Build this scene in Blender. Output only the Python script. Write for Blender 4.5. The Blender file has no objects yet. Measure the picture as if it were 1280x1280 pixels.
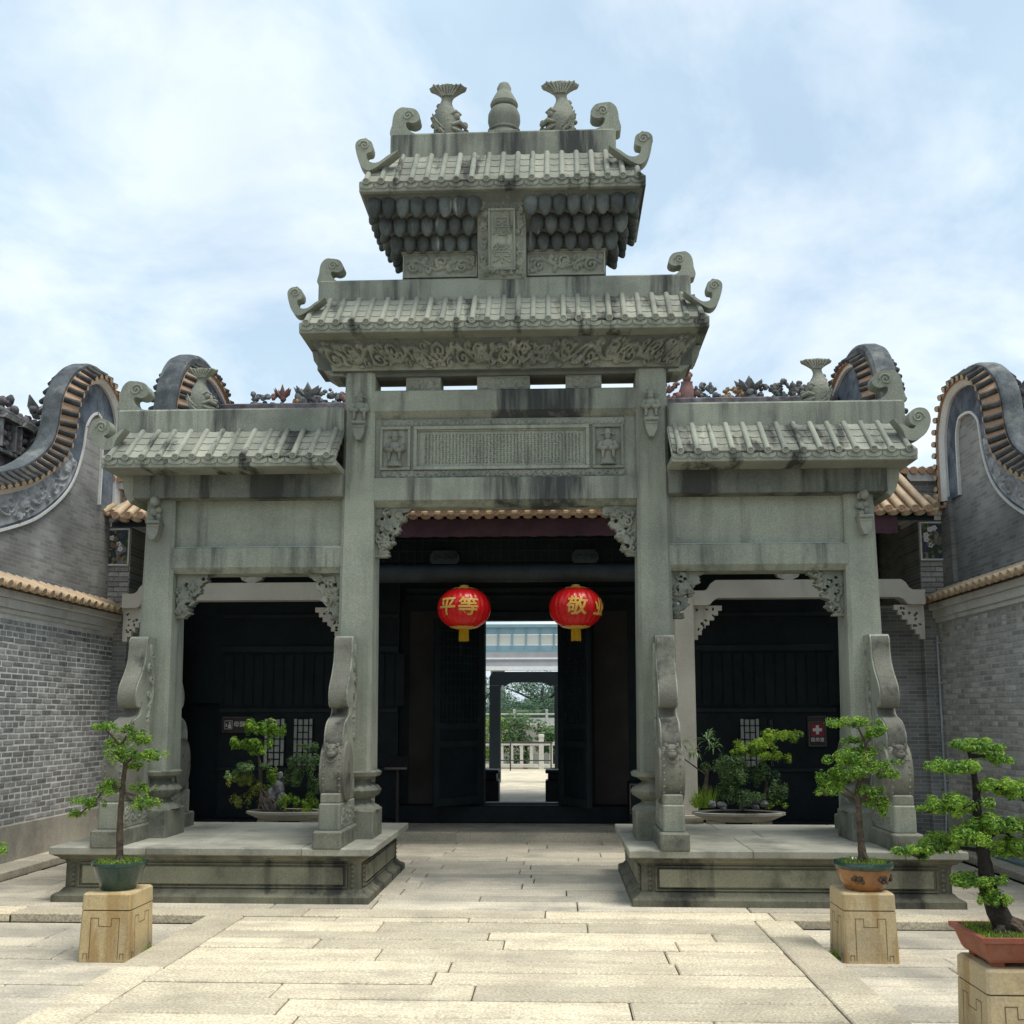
import bpy, bmesh, math, random
import numpy as np
from mathutils import Vector, Matrix, Euler

random.seed(7)
rng = np.random.default_rng(7)
S = bpy.context.scene
COL = S.collection
PI = math.pi
R = math.radians

# ------------------------------------------------------------------ camera
CAM = (0.5, 0.0, 1.6)
F_PX, CX, CY = 1270.0, 640.0, 728.0
PITCH = math.atan(167 / F_PX)
YAW = math.atan(57 * math.cos(PITCH) / F_PX)
cd = bpy.data.cameras.new('camera')
cam = bpy.data.objects.new('camera', cd)
COL.objects.link(cam)
cam.location = CAM
cam.rotation_euler = (PI / 2 + PITCH, 0, YAW)
cd.sensor_width = 36
cd.lens = 36 * F_PX / 1280
cd.shift_y = (CY - 640) / 1280
cd.clip_start = 0.05
cd.clip_end = 2000
S.camera = cam

# ------------------------------------------------------------------ sky and sun
SUN_EL, SUN_AZ = R(70), R(120)     # azimuth: where the sun stands, clockwise from +Y
w = bpy.data.worlds.new('World')
S.world = w
w.use_nodes = True
nt = w.node_tree
nt.nodes.clear()
N = nt.nodes.new
L = nt.links.new
out = N('ShaderNodeOutputWorld')
bg = N('ShaderNodeBackground')
bg.inputs['Strength'].default_value = 0.085
sky = N('ShaderNodeTexSky')
sky.sky_type = 'NISHITA'
sky.sun_disc = False
sky.sun_elevation = SUN_EL
sky.sun_rotation = SUN_AZ
sky.air_density = 1.0
sky.dust_density = 1.5
tc = N('ShaderNodeTexCoord')
sep = N('ShaderNodeSeparateXYZ')
L(tc.outputs['Generated'], sep.inputs[0])
mz = N('ShaderNodeMath'); mz.operation = 'MAXIMUM'; mz.inputs[1].default_value = 0.0
L(sep.outputs['Z'], mz.inputs[0])
az_ = N('ShaderNodeMath'); az_.operation = 'ADD'; az_.inputs[1].default_value = 0.35
L(mz.outputs[0], az_.inputs[0])
dx_ = N('ShaderNodeMath'); dx_.operation = 'DIVIDE'
dy_ = N('ShaderNodeMath'); dy_.operation = 'DIVIDE'
L(sep.outputs['X'], dx_.inputs[0]); L(az_.outputs[0], dx_.inputs[1])
L(sep.outputs['Y'], dy_.inputs[0]); L(az_.outputs[0], dy_.inputs[1])
cmb = N('ShaderNodeCombineXYZ')
L(dx_.outputs[0], cmb.inputs[0]); L(dy_.outputs[0], cmb.inputs[1])
cn = N('ShaderNodeTexNoise')
cn.inputs['Scale'].default_value = 2.1
cn.inputs['Detail'].default_value = 7
cn.inputs['Roughness'].default_value = 0.52
cn.inputs['Distortion'].default_value = 0.25
mp = N('ShaderNodeMapping'); mp.inputs['Location'].default_value = (2.3, 0.6, 0.0)
L(cmb.outputs[0], mp.inputs[0]); L(mp.outputs[0], cn.inputs['Vector'])
cr = N('ShaderNodeValToRGB')
cr.color_ramp.elements[0].position = 0.34
cr.color_ramp.elements[0].color = (0.72, 0.72, 0.72, 1)
cr.color_ramp.elements[1].position = 0.66
cr.color_ramp.elements[1].color = (1, 1, 1, 1)
L(cn.outputs['Fac'], cr.inputs[0])
cn2 = N('ShaderNodeTexNoise')
cn2.inputs['Scale'].default_value = 2.4
cn2.inputs['Detail'].default_value = 9
cn2.inputs['Roughness'].default_value = 0.58
cn2.inputs['Distortion'].default_value = 0.35
L(mp.outputs[0], cn2.inputs['Vector'])
cc = N('ShaderNodeValToRGB')
cc.color_ramp.elements[0].position = 0.40
cc.color_ramp.elements[0].color = (3.45, 4.45, 5.3, 1)
cc.color_ramp.elements[1].position = 0.58
cc.color_ramp.elements[1].color = (5.5, 6.1, 6.5, 1)
L(cn2.outputs['Fac'], cc.inputs[0])
mx = N('ShaderNodeMix'); mx.data_type = 'RGBA'
L(cr.outputs[0], mx.inputs[0]); L(sky.outputs[0], mx.inputs[6]); L(cc.outputs[0], mx.inputs[7])
L(mx.outputs[2], bg.inputs[0]); L(bg.outputs[0], out.inputs[0])

sd = bpy.data.lights.new('sun', 'SUN')
sd.energy = 1.5
sd.angle = R(24)
sd.color = (1.0, 0.95, 0.86)
sun = bpy.data.objects.new('sun', sd)
COL.objects.link(sun)
sdir = Vector((math.sin(SUN_AZ) * math.cos(SUN_EL), math.cos(SUN_AZ) * math.cos(SUN_EL), math.sin(SUN_EL)))
sun.rotation_euler = (-sdir).to_track_quat('-Z', 'Y').to_euler()
sun.location = (0, -5, 20)

S.view_settings.view_transform = 'Standard'
S.view_settings.look = 'None'
S.view_settings.exposure = 1.12
S.view_settings.gamma = 1.0
S.view_settings.use_curve_mapping = False


# ------------------------------------------------------------------ pixel -> place
def ray(x, y):
    a = (x - CX) / F_PX
    b = (CY - y) / F_PX
    cy, sy, cp, sp = math.cos(YAW), math.sin(YAW), math.cos(PITCH), math.sin(PITCH)
    f = cp - b * sp
    return (a * cy - f * sy, a * sy + f * cy, sp + b * cp)


def PY(x, y, Y):
    d = ray(x, y); t = Y / d[1]
    return CAM[0] + d[0] * t, CAM[2] + d[2] * t


def PX(x, y, X):
    d = ray(x, y); t = (X - CAM[0]) / d[0]
    return d[1] * t, CAM[2] + d[2] * t


def PZ(x, y, Z):
    d = ray(x, y); t = (Z - CAM[2]) / d[2]
    return CAM[0] + d[0] * t, d[1] * t


def Zp(y, Y, x=629):
    return PY(x, y, Y)[1]


# ------------------------------------------------------------------ materials
MATS = {}


def new_mat(name):
    m = bpy.data.materials.new(name)
    m.use_nodes = True
    m.node_tree.nodes.clear()
    MATS[name] = m
    return m


def M(name, c1, c2=None, scale=2.0, rough=0.85, bump=0.15, bscale=70, grain=0.15, streak=0.0, streak_col=(0.02, 0.022, 0.022),
      patch=0.0, patch_col=(0.03, 0.035, 0.03), patch_scale=0.9, tint=0.0, tint_hue=None, spec=0.3, metal=0.0, emis=None, emis_s=0,
      coat=0.0, sss=None, streak_lo=0.52, streak_scale=(3.2, 3.2, 0.28), obj_coords=False, scales=0.0, bdist=0.01, streak2=0.0, blocks=0.0):
    m = new_mat(name)
    t = m.node_tree
    n = t.nodes.new
    l = t.links.new
    o = n('ShaderNodeOutputMaterial'); b = n('ShaderNodeBsdfPrincipled'); l(b.outputs[0], o.inputs[0])
    if obj_coords:
        g_ = n('ShaderNodeTexCoord'); pos = g_.outputs['Object']
    else:
        g_ = n('ShaderNodeNewGeometry'); pos = g_.outputs['Position']
    c2 = c2 or tuple(x * 0.75 for x in c1)

    def noise(sc, det=6, vec=None, rgh=0.6):
        q = n('ShaderNodeTexNoise'); q.inputs['Scale'].default_value = sc; q.inputs['Detail'].default_value = det
        q.inputs['Roughness'].default_value = rgh
        l(vec or pos, q.inputs['Vector']); return q.outputs['Fac']

    def ramp(f, a, b_, ca=0.0, cb=1.0):
        q = n('ShaderNodeMapRange'); q.inputs[1].default_value = a; q.inputs[2].default_value = b_
        q.inputs[3].default_value = ca; q.inputs[4].default_value = cb
        l(f, q.inputs[0]); return q.outputs[0]

    def mix(f, a, b_, mode='MIX'):
        q = n('ShaderNodeMix'); q.data_type = 'RGBA'; q.blend_type = mode
        for s_, v in ((0, f), (6, a), (7, b_)):
            if isinstance(v, (int, float)):
                q.inputs[s_].default_value = v
            elif isinstance(v, tuple):
                q.inputs[s_].default_value = (*v, 1)
            else:
                l(v, q.inputs[s_])
        return q.outputs[2]
    col = mix(ramp(noise(scale), 0.34, 0.66), c1, c2)
    if blocks:
        oi = n('ShaderNodeObjectInfo'); bf = ramp(oi.outputs['Random'], 0, 1, 1 - blocks, 1 + blocks)
        q = n('ShaderNodeVectorMath'); q.operation = 'SCALE'; l(col, q.inputs[0]); l(bf, q.inputs['Scale']); col = q.outputs[0]
    if grain:
        gf = ramp(noise(bscale * 1.3, 3), 0.3, 0.7, 1 - grain, 1 + grain)
        q = n('ShaderNodeVectorMath'); q.operation = 'SCALE'; l(col, q.inputs[0]); l(gf, q.inputs['Scale']); col = q.outputs[0]
    if tint:
        a_ = n('ShaderNodeAttribute'); a_.attribute_name = 'tint'
        if tint_hue:
            col = mix(a_.outputs['Fac'], col, mix(1.0, col, tint_hue, 'MULTIPLY'))
        tf = ramp(a_.outputs['Fac'], 0, 1, 1 - tint, 1 + tint)
        q = n('ShaderNodeVectorMath'); q.operation = 'SCALE'; l(col, q.inputs[0]); l(tf, q.inputs['Scale']); col = q.outputs[0]
    if patch:
        pf = ramp(noise(patch_scale, 7, None, 0.65), 0.52, 0.68, 0, patch)
        col = mix(pf, col, patch_col)
    if streak:
        mpn = n('ShaderNodeMapping'); mpn.inputs['Scale'].default_value = streak_scale; l(pos, mpn.inputs[0])
        sf = ramp(noise(1.0, 7, mpn.outputs[0], 0.62), streak_lo, streak_lo + 0.085, 0, streak)
        col = mix(sf, col, streak_col)
    if streak2:
        mpn = n('ShaderNodeMapping'); mpn.inputs['Scale'].default_value = (9, 9, 0.55); mpn.inputs['Location'].default_value = (3.3, 1.7, 0.4); l(pos, mpn.inputs[0])
        mp3 = n('ShaderNodeMapping'); mp3.inputs['Scale'].default_value = (1.5, 1.5, 0.5); mp3.inputs['Location'].default_value = (7.3, 4.7, 0.4); l(pos, mp3.inputs[0])
        sf = ramp(noise(1.0, 5, mpn.outputs[0], 0.6), 0.42, 0.66)
        sg_ = ramp(noise(1.0, 5, mp3.outputs[0], 0.6), 0.42, 0.60, 0, streak2)
        mu = n('ShaderNodeMath'); mu.operation = 'MULTIPLY'; l(sf, mu.inputs[0]); l(sg_, mu.inputs[1])
        col = mix(mu.outputs[0], col, streak_col)
    l(col, b.inputs['Base Color'])
    rf = ramp(noise(scale * 3), 0.3, 0.7, max(0.02, rough - 0.08), min(1, rough + 0.08))
    l(rf, b.inputs['Roughness'])
    b.inputs['Specular IOR Level'].default_value = spec
    b.inputs['Metallic'].default_value = metal
    if coat:
        b.inputs['Coat Weight'].default_value = coat
    if emis:
        b.inputs['Emission Color'].default_value = (*emis, 1); b.inputs['Emission Strength'].default_value = emis_s
    if sss:
        b.inputs['Transmission Weight'].default_value = 0
    if bump:
        bp = n('ShaderNodeBump'); bp.inputs['Strength'].default_value = bump; bp.inputs['Distance'].default_value = bdist
        hh = noise(bscale, 6)
        if scales:
            v_ = n('ShaderNodeTexVoronoi'); v_.inputs['Scale'].default_value = scales; l(pos, v_.inputs['Vector']); hh = v_.outputs['Distance']
        l(hh, bp.inputs['Height']); l(bp.outputs[0], b.inputs['Normal'])
    return m


ST1, ST2 = (0.298, 0.316, 0.256), (0.215, 0.231, 0.19)
M('gate_stone', ST1, ST2, 1.6, 0.88, 0.4, 70, 0.22, streak=0.45, streak_lo=0.58, patch=0.3, patch_col=(0.09, 0.10, 0.088), streak2=0.3, blocks=0.10)
M('gate_stone_weathered', ST1, ST2, 1.6, 0.88, 0.4, 70, 0.22, streak=0.92, streak_lo=0.525, patch=0.45, patch_col=(0.05, 0.055, 0.055), streak_scale=(1.7, 1.7, 0.16), streak2=0.75, streak_col=(0.03, 0.034, 0.036), blocks=0.08)
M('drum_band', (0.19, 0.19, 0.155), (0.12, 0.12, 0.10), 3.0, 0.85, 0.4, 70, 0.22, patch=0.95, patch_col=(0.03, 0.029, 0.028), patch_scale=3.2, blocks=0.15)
M('drum_stone_mat', ST1, ST2, 1.6, 0.88, 0.4, 70, 0.22, streak=0.6, streak_lo=0.55, patch=0.7, patch_col=(0.06, 0.064, 0.056), patch_scale=2.4, blocks=0.12)
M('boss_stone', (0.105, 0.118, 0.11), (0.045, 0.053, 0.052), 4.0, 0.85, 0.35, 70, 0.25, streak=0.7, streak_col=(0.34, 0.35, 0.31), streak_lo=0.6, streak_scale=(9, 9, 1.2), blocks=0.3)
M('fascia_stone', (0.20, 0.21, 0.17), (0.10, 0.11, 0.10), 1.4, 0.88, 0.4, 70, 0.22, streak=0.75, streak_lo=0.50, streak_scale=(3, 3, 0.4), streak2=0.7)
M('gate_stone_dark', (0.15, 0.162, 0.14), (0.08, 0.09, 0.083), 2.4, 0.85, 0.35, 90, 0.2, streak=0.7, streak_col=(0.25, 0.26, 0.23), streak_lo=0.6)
M('roof_stone', (0.30, 0.315, 0.258), (0.205, 0.218, 0.182), 2.0, 0.9, 0.35, 80, 0.2, streak=0.85, streak_lo=0.54, streak_scale=(3.4, 1.0, 0.8), patch=0.5, blocks=0.16)
M('pan_stone', (0.31, 0.315, 0.255), (0.16, 0.17, 0.145), 2.0, 0.9, 0.35, 80, 0.2, streak=0.85, streak_lo=0.53, streak_scale=(2.6, 1.0, 0.5), patch=0.4, blocks=0.22)
M('carved_stone', (0.28, 0.288, 0.235), (0.165, 0.176, 0.148), 2.5, 0.9, 0.4, 90, 0.2, patch=0.5, patch_col=(0.075, 0.082, 0.075), patch_scale=1.3)
M('fish_stone', (0.27, 0.275, 0.225), (0.16, 0.168, 0.142), 5, 0.9, 0.45, 60, 0.2, patch=0.4, patch_scale=3, scales=45, bdist=0.008)
M('platform_stone', (0.20, 0.195, 0.14), (0.12, 0.118, 0.088), 1.8, 0.9, 0.35, 80, 0.22, streak=0.75, streak_lo=0.55, patch=0.85, patch_col=(0.035, 0.036, 0.03), patch_scale=1.6, streak2=0.8)
M('platform_panel', (0.29, 0.28, 0.20), (0.19, 0.185, 0.135), 2.2, 0.9, 0.35, 80, 0.22, streak=0.5, streak_lo=0.55, patch=0.85, patch_col=(0.05, 0.05, 0.04), patch_scale=2.0)
M('platform_top', (0.40, 0.395, 0.33), (0.24, 0.24, 0.20), 1.5, 0.9, 0.3, 80, 0.2, patch=0.75, patch_col=(0.12, 0.12, 0.10), patch_scale=1.4, tint=0.12)
M('base_stone', (0.21, 0.215, 0.17), (0.12, 0.124, 0.102), 4, 0.9, 0.4, 80, 0.25, patch=0.7, patch_col=(0.03, 0.032, 0.028), patch_scale=3)
M('paving', (0.665, 0.595, 0.445), (0.53, 0.465, 0.345), 2.2, 0.85, 0.45, 45, 0.38, patch=0.3, patch_col=(0.25, 0.235, 0.20), patch_scale=1.1, tint=0.2, tint_hue=(1.0, 0.985, 0.96), streak=0.32, streak_col=(0.36, 0.32, 0.26), streak_scale=(1.4, 7, 1), streak_lo=0.5)
M('paving_side', (0.56, 0.51, 0.41), (0.41, 0.38, 0.31), 2.0, 0.85, 0.45, 45, 0.3, patch=0.65, patch_col=(0.20, 0.20, 0.185), patch_scale=0.9, tint=0.22, tint_hue=(1.0, 0.985, 0.96), streak=0.35, streak_col=(0.3, 0.28, 0.23), streak_scale=(0.7, 6, 1), streak_lo=0.5)
M('joint', (0.05, 0.044, 0.032), (0.025, 0.022, 0.018), 5, 0.95, 0.2)
M('ground_mat', (0.42, 0.38, 0.30), (0.33, 0.30, 0.24), 0.4, 0.9, 0.2, 30)
M('brick_left', (0.38, 0.385, 0.375), (0.235, 0.242, 0.24), 7, 0.92, 0.4, 60, 0.25, tint=0.36, patch=0.45, patch_col=(0.04, 0.042, 0.044), patch_scale=0.8)
M('mortar_left', (0.80, 0.80, 0.77), (0.62, 0.62, 0.60), 3, 0.95, 0.3, 80, 0.2, patch=0.6, patch_col=(0.14, 0.14, 0.14), patch_scale=0.9)
M('brick_right', (0.48, 0.475, 0.45), (0.36, 0.355, 0.335), 5, 0.92, 0.4, 60, 0.25, tint=0.30, patch=0.5, patch_col=(0.05, 0.05, 0.05), patch_scale=0.7)
M('mortar_right', (0.50, 0.50, 0.475), (0.36, 0.36, 0.345), 2.2, 0.95, 0.3, 80, 0.2, patch=0.75, patch_col=(0.07, 0.07, 0.07), patch_scale=0.7)
M('plinth_stone', (0.46, 0.435, 0.37), (0.33, 0.315, 0.275), 1.4, 0.9, 0.3, 70, 0.2, patch=0.5, patch_col=(0.13, 0.12, 0.10), patch_scale=1.3)
M('plaster_grey', (0.66, 0.66, 0.63), (0.53, 0.535, 0.515), 1.8, 0.92, 0.2, 40, 0.12, streak=0.25, streak_lo=0.56)
M('plaster_band', (0.12, 0.15, 0.19), (0.04, 0.052, 0.07), 3.2, 0.9, 0.3, 40, 0.2, patch=0.45, patch_col=(0.36, 0.385, 0.41), patch_scale=2.1)
M('band_carving', (0.44, 0.455, 0.47), (0.22, 0.235, 0.25), 5, 0.9, 0.3, 50)
M('coping_dark', (0.11, 0.125, 0.135), (0.045, 0.054, 0.06), 4.5, 0.9, 0.45, 40, 0.25, patch=0.75, patch_col=(0.25, 0.255, 0.235), patch_scale=2.4)
M('clay_tile', (0.42, 0.255, 0.16), (0.33, 0.22, 0.15), 4, 0.85, 0.3, 60, 0.2, tint=0.25, patch=0.35, patch_col=(0.42, 0.36, 0.27), patch_scale=5)
M('clay_pale', (0.52, 0.40, 0.26), (0.36, 0.27, 0.18), 4, 0.85, 0.3, 60, 0.2, tint=0.25)
M('dark_tile', (0.06, 0.062, 0.06), (0.03, 0.032, 0.034), 6, 0.85, 0.3, 60, 0.2, patch=0.5, patch_col=(0.17, 0.16, 0.13), patch_scale=4)
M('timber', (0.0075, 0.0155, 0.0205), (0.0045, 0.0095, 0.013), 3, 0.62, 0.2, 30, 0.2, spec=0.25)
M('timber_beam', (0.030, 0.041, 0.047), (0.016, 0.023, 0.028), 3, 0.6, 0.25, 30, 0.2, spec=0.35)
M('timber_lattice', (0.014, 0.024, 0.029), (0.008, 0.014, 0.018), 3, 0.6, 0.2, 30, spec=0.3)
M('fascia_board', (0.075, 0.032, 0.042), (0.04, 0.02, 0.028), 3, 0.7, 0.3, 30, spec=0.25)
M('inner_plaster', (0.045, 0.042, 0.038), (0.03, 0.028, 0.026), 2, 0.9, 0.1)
M('pale_stone', (0.50, 0.475, 0.41), (0.41, 0.385, 0.33), 1.6, 0.9, 0.25, 80, 0.12, streak=0.35, streak_col=(0.2, 0.19, 0.17), streak_lo=0.56)
M('pedestal_stone', (0.54, 0.42, 0.225), (0.45, 0.37, 0.24), 2.6, 0.85, 0.25, 60, 0.15, streak=0.55, streak_col=(0.30, 0.17, 0.05), streak_lo=0.53, streak_scale=(6, 6, 0.9), patch=0.3, patch_col=(0.20, 0.16, 0.10), patch_scale=3)
M('groove', (0.17, 0.12, 0.055), None, 4, 0.9, 0.1)
M('lantern_red', (0.80, 0.014, 0.014), (0.66, 0.010, 0.012), 3, 0.30, 0.08, 140, 0.04, spec=0.5)
M('lantern_gold', (0.86, 0.54, 0.12), (0.74, 0.43, 0.08), 30, 0.4, 0.2, 160, 0.15, spec=0.5)
M('tassel_yellow', (0.66, 0.40, 0.02), (0.46, 0.27, 0.01), 60, 0.7, 0.4, 160, 0.2)
M('green_glaze', (0.016, 0.058, 0.040), (0.009, 0.034, 0.026), 5, 0.28, 0.05, 30, 0.1, spec=0.5, coat=0.3)
M('brown_glaze', (0.36, 0.16, 0.045), (0.22, 0.09, 0.03), 8, 0.35, 0.2, 30, 0.15, spec=0.5, coat=0.3)
M('terracotta', (0.30, 0.095, 0.055), (0.22, 0.07, 0.042), 3, 0.6, 0.2, 60, 0.12, patch=0.3, patch_col=(0.36, 0.2, 0.14), patch_scale=4)
M('tray_stone', (0.38, 0.37, 0.32), (0.22, 0.22, 0.19), 3, 0.85, 0.3, 60, 0.15, patch=0.5)
M('bark', (0.115, 0.085, 0.06), (0.05, 0.04, 0.032), 14, 0.9, 0.8, 40, 0.3, bdist=0.02)
M('bark_dark', (0.035, 0.03, 0.026), (0.02, 0.018, 0.017), 14, 0.9, 0.8, 40, 0.3, bdist=0.02)
M('soil', (0.045, 0.035, 0.025), (0.025, 0.02, 0.015), 20, 0.95, 0.6, 60)
M('rock', (0.20, 0.205, 0.205), (0.08, 0.085, 0.085), 9, 0.9, 0.7, 40, 0.25, bdist=0.02)
M('sign_black', (0.018, 0.014, 0.014), None, 3, 0.35, 0.02, spec=0.5)
M('sign_edge', (0.10, 0.085, 0.08), None, 3, 0.4, 0.02, spec=0.5)
M('sign_red', (0.26, 0.008, 0.022), None, 3, 0.4, 0.02, spec=0.5)
M('sign_white', (0.72, 0.70, 0.70), None, 3, 0.5, 0.02)
M('white_paint', (0.72, 0.73, 0.73), (0.62, 0.63, 0.63), 3, 0.6, 0.05)
M('window_paper', (0.48, 0.50, 0.47), (0.40, 0.42, 0.40), 3, 0.6, 0.05)
M('balustrade_stone', (0.60, 0.58, 0.52), (0.46, 0.45, 0.40), 3, 0.85, 0.2)
M('far_frame', (0.20, 0.32, 0.36), (0.16, 0.26, 0.30), 1, 0.5, 0.02)
M('far_panel', (0.55, 0.55, 0.50), (0.5, 0.5, 0.46), 1, 0.35, 0.0, spec=0.5)
M('far_glass', (0.20, 0.34, 0.40), (0.16, 0.28, 0.33), 0.5, 0.15, 0.0, spec=0.6)
M('far_concrete', (0.36, 0.36, 0.37), (0.27, 0.27, 0.28), 0.5, 0.9, 0.1)
M('iron', (0.03, 0.03, 0.03), None, 4, 0.5, 0.05)
M('conduit', (0.42, 0.46, 0.50), None, 4, 0.45, 0.02, spec=0.5)
M('blue_pipe', (0.12, 0.30, 0.36), None, 4, 0.45, 0.02, spec=0.5)
M('water', (0.03, 0.06, 0.045), None, 4, 0.08, 0.1, 6, spec=0.5)
M('ceramic_red', (0.23, 0.10, 0.085), (0.13, 0.09, 0.085), 16, 0.7, 0.4, 40, 0.2, patch=0.5, patch_col=(0.16, 0.14, 0.13), patch_scale=9)
M('ceramic_grey', (0.20, 0.205, 0.20), (0.075, 0.08, 0.085), 10, 0.85, 0.5, 40, 0.25, patch=0.5, patch_col=(0.035, 0.036, 0.04), patch_scale=5)
M('ceramic_ochre', (0.34, 0.22, 0.11), (0.20, 0.15, 0.10), 12, 0.8, 0.4, 40, 0.2)
M('ridge_dark', (0.14, 0.13, 0.145), (0.05, 0.048, 0.058), 5, 0.9, 0.5, 40, 0.25, patch=0.5, patch_col=(0.30, 0.30, 0.31), patch_scale=3.5)


def leaf_mat(name, c1, c2, dry=None):
    m = new_mat(name)
    t = m.node_tree; n = t.nodes.new; l = t.links.new
    o = n('ShaderNodeOutputMaterial'); b = n('ShaderNodeBsdfPrincipled')
    a_ = n('ShaderNodeAttribute'); a_.attribute_name = 'tint'
    q = n('ShaderNodeMix'); q.data_type = 'RGBA'
    q.inputs[6].default_value = (*c1, 1); q.inputs[7].default_value = (*c2, 1)
    l(a_.outputs['Fac'], q.inputs[0]); l(q.outputs[2], b.inputs['Base Color'])
    b.inputs['Roughness'].default_value = 0.45
    b.inputs['Specular IOR Level'].default_value = 0.4
    tr = n('ShaderNodeBsdfTranslucent'); l(q.outputs[2], tr.inputs[0])
    ms = n('ShaderNodeMixShader'); ms.inputs[0].default_value = 0.45
    l(b.outputs[0], ms.inputs[1]); l(tr.outputs[0], ms.inputs[2]); l(ms.outputs[0], o.inputs[0])
    return m


leaf_mat('leaf_bright', (0.045, 0.15, 0.018), (0.36, 0.56, 0.07))
leaf_mat('leaf_olive', (0.07, 0.12, 0.025), (0.38, 0.42, 0.07))
leaf_mat('leaf_dark', (0.03, 0.085, 0.03), (0.20, 0.31, 0.11))
leaf_mat('leaf_grass', (0.08, 0.20, 0.018), (0.40, 0.55, 0.06))
leaf_mat('leaf_palm', (0.07, 0.16, 0.05), (0.30, 0.43, 0.19))
leaf_mat('leaf_far', (0.03, 0.085, 0.05), (0.15, 0.25, 0.14))


def painting_mat(name, seed):
    m = new_mat(name)
    t = m.node_tree; n = t.nodes.new; l = t.links.new
    o = n('ShaderNodeOutputMaterial'); b = n('ShaderNodeBsdfPrincipled'); l(b.outputs[0], o.inputs[0])
    g_ = n('ShaderNodeNewGeometry')
    mp_ = n('ShaderNodeMapping'); mp_.inputs['Location'].default_value = (seed, seed * 2, 0); l(g_.outputs['Position'], mp_.inputs[0])
    q = n('ShaderNodeTexNoise'); q.inputs['Scale'].default_value = 9; q.inputs['Detail'].default_value = 4; q.inputs['Distortion'].default_value = 1.2
    l(mp_.outputs[0], q.inputs['Vector'])
    r = n('ShaderNodeValToRGB')
    els = r.color_ramp.elements
    els[0].position = 0.30; els[0].color = (0.05, 0.07, 0.16, 1)
    els[1].position = 0.75; els[1].color = (0.45, 0.45, 0.42, 1)
    for p_, c_ in ((0.44, (0.02, 0.035, 0.035, 1)), (0.53, (0.05, 0.09, 0.035, 1)), (0.59, (0.32, 0.24, 0.10, 1)), (0.66, (0.12, 0.17, 0.32, 1))):
        e = els.new(p_); e.color = c_
    l(q.outputs['Fac'], r.inputs[0]); l(r.outputs[0], b.inputs['Base Color'])
    b.inputs['Roughness'].default_value = 0.5


painting_mat('painting_west', 3.1)
painting_mat('painting_east', 8.7)


def brick_tex_mat(name, c1, c2, mortar, axis='X'):
    """far brickwork: too small to pick the bricks apart"""
    m = new_mat(name)
    t = m.node_tree; n = t.nodes.new; l = t.links.new
    o = n('ShaderNodeOutputMaterial'); b = n('ShaderNodeBsdfPrincipled'); l(b.outputs[0], o.inputs[0])
    g_ = n('ShaderNodeNewGeometry'); sp_ = n('ShaderNodeSeparateXYZ'); l(g_.outputs['Position'], sp_.inputs[0])
    cb = n('ShaderNodeCombineXYZ'); l(sp_.outputs['Y' if axis == 'X' else 'X'], cb.inputs[0]); l(sp_.outputs['Z'], cb.inputs[1])
    q = n('ShaderNodeTexBrick'); l(cb.outputs[0], q.inputs['Vector'])
    q.inputs['Color1'].default_value = (*c1, 1); q.inputs['Color2'].default_value = (*c2, 1); q.inputs['Mortar'].default_value = (*mortar, 1)
    q.inputs['Scale'].default_value = 1.0; q.inputs['Brick Width'].default_value = 0.19; q.inputs['Row Height'].default_value = 0.048
    q.inputs['Mortar Size'].default_value = 0.004; q.inputs['Bias'].default_value = 0.0
    ns = n('ShaderNodeTexNoise'); ns.inputs['Scale'].default_value = 1.3; ns.inputs['Detail'].default_value = 7; l(g_.outputs['Position'], ns.inputs['Vector'])
    mr = n('ShaderNodeMapRange'); mr.inputs[1].default_value = 0.3; mr.inputs[2].default_value = 0.7; mr.inputs[3].default_value = 0.6; mr.inputs[4].default_value = 1.35
    l(ns.outputs['Fac'], mr.inputs[0])
    vm = n('ShaderNodeVectorMath'); vm.operation = 'SCALE'; l(q.outputs['Color'], vm.inputs[0]); l(mr.outputs[0], vm.inputs['Scale'])
    l(vm.outputs[0], b.inputs['Base Color']); b.inputs['Roughness'].default_value = 0.92
    bp = n('ShaderNodeBump'); bp.inputs['Strength'].default_value = 0.6; bp.inputs['Distance'].default_value = 0.006
    iv = n('ShaderNodeMath'); iv.operation = 'SUBTRACT'; iv.inputs[0].default_value = 1; l(q.outputs['Fac'], iv.inputs[1])
    l(iv.outputs[0], bp.inputs['Height']); l(bp.outputs[0], b.inputs['Normal'])


brick_tex_mat('brickwork_gable', (0.255, 0.258, 0.247), (0.165, 0.168, 0.162), (0.27, 0.27, 0.26), 'X')
brick_tex_mat('brickwork_west', (0.38, 0.385, 0.375), (0.22, 0.225, 0.22), (0.70, 0.70, 0.68), 'X')
brick_tex_mat('brickwork_east', (0.48, 0.475, 0.45), (0.33, 0.325, 0.31), (0.45, 0.45, 0.43), 'X')
brick_tex_mat('brickwork_front', (0.24, 0.245, 0.235), (0.14, 0.145, 0.14), (0.33, 0.33, 0.315), 'Y')


# ------------------------------------------------------------------ mesh building
def worldloc(o):
    v = Vector((0, 0, 0))
    while o:
        v += o.location
        o = o.parent
    return v


def rot2(p, a):
    return (p[0] * math.cos(a) - p[1] * math.sin(a), p[0] * math.sin(a) + p[1] * math.cos(a))


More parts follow.
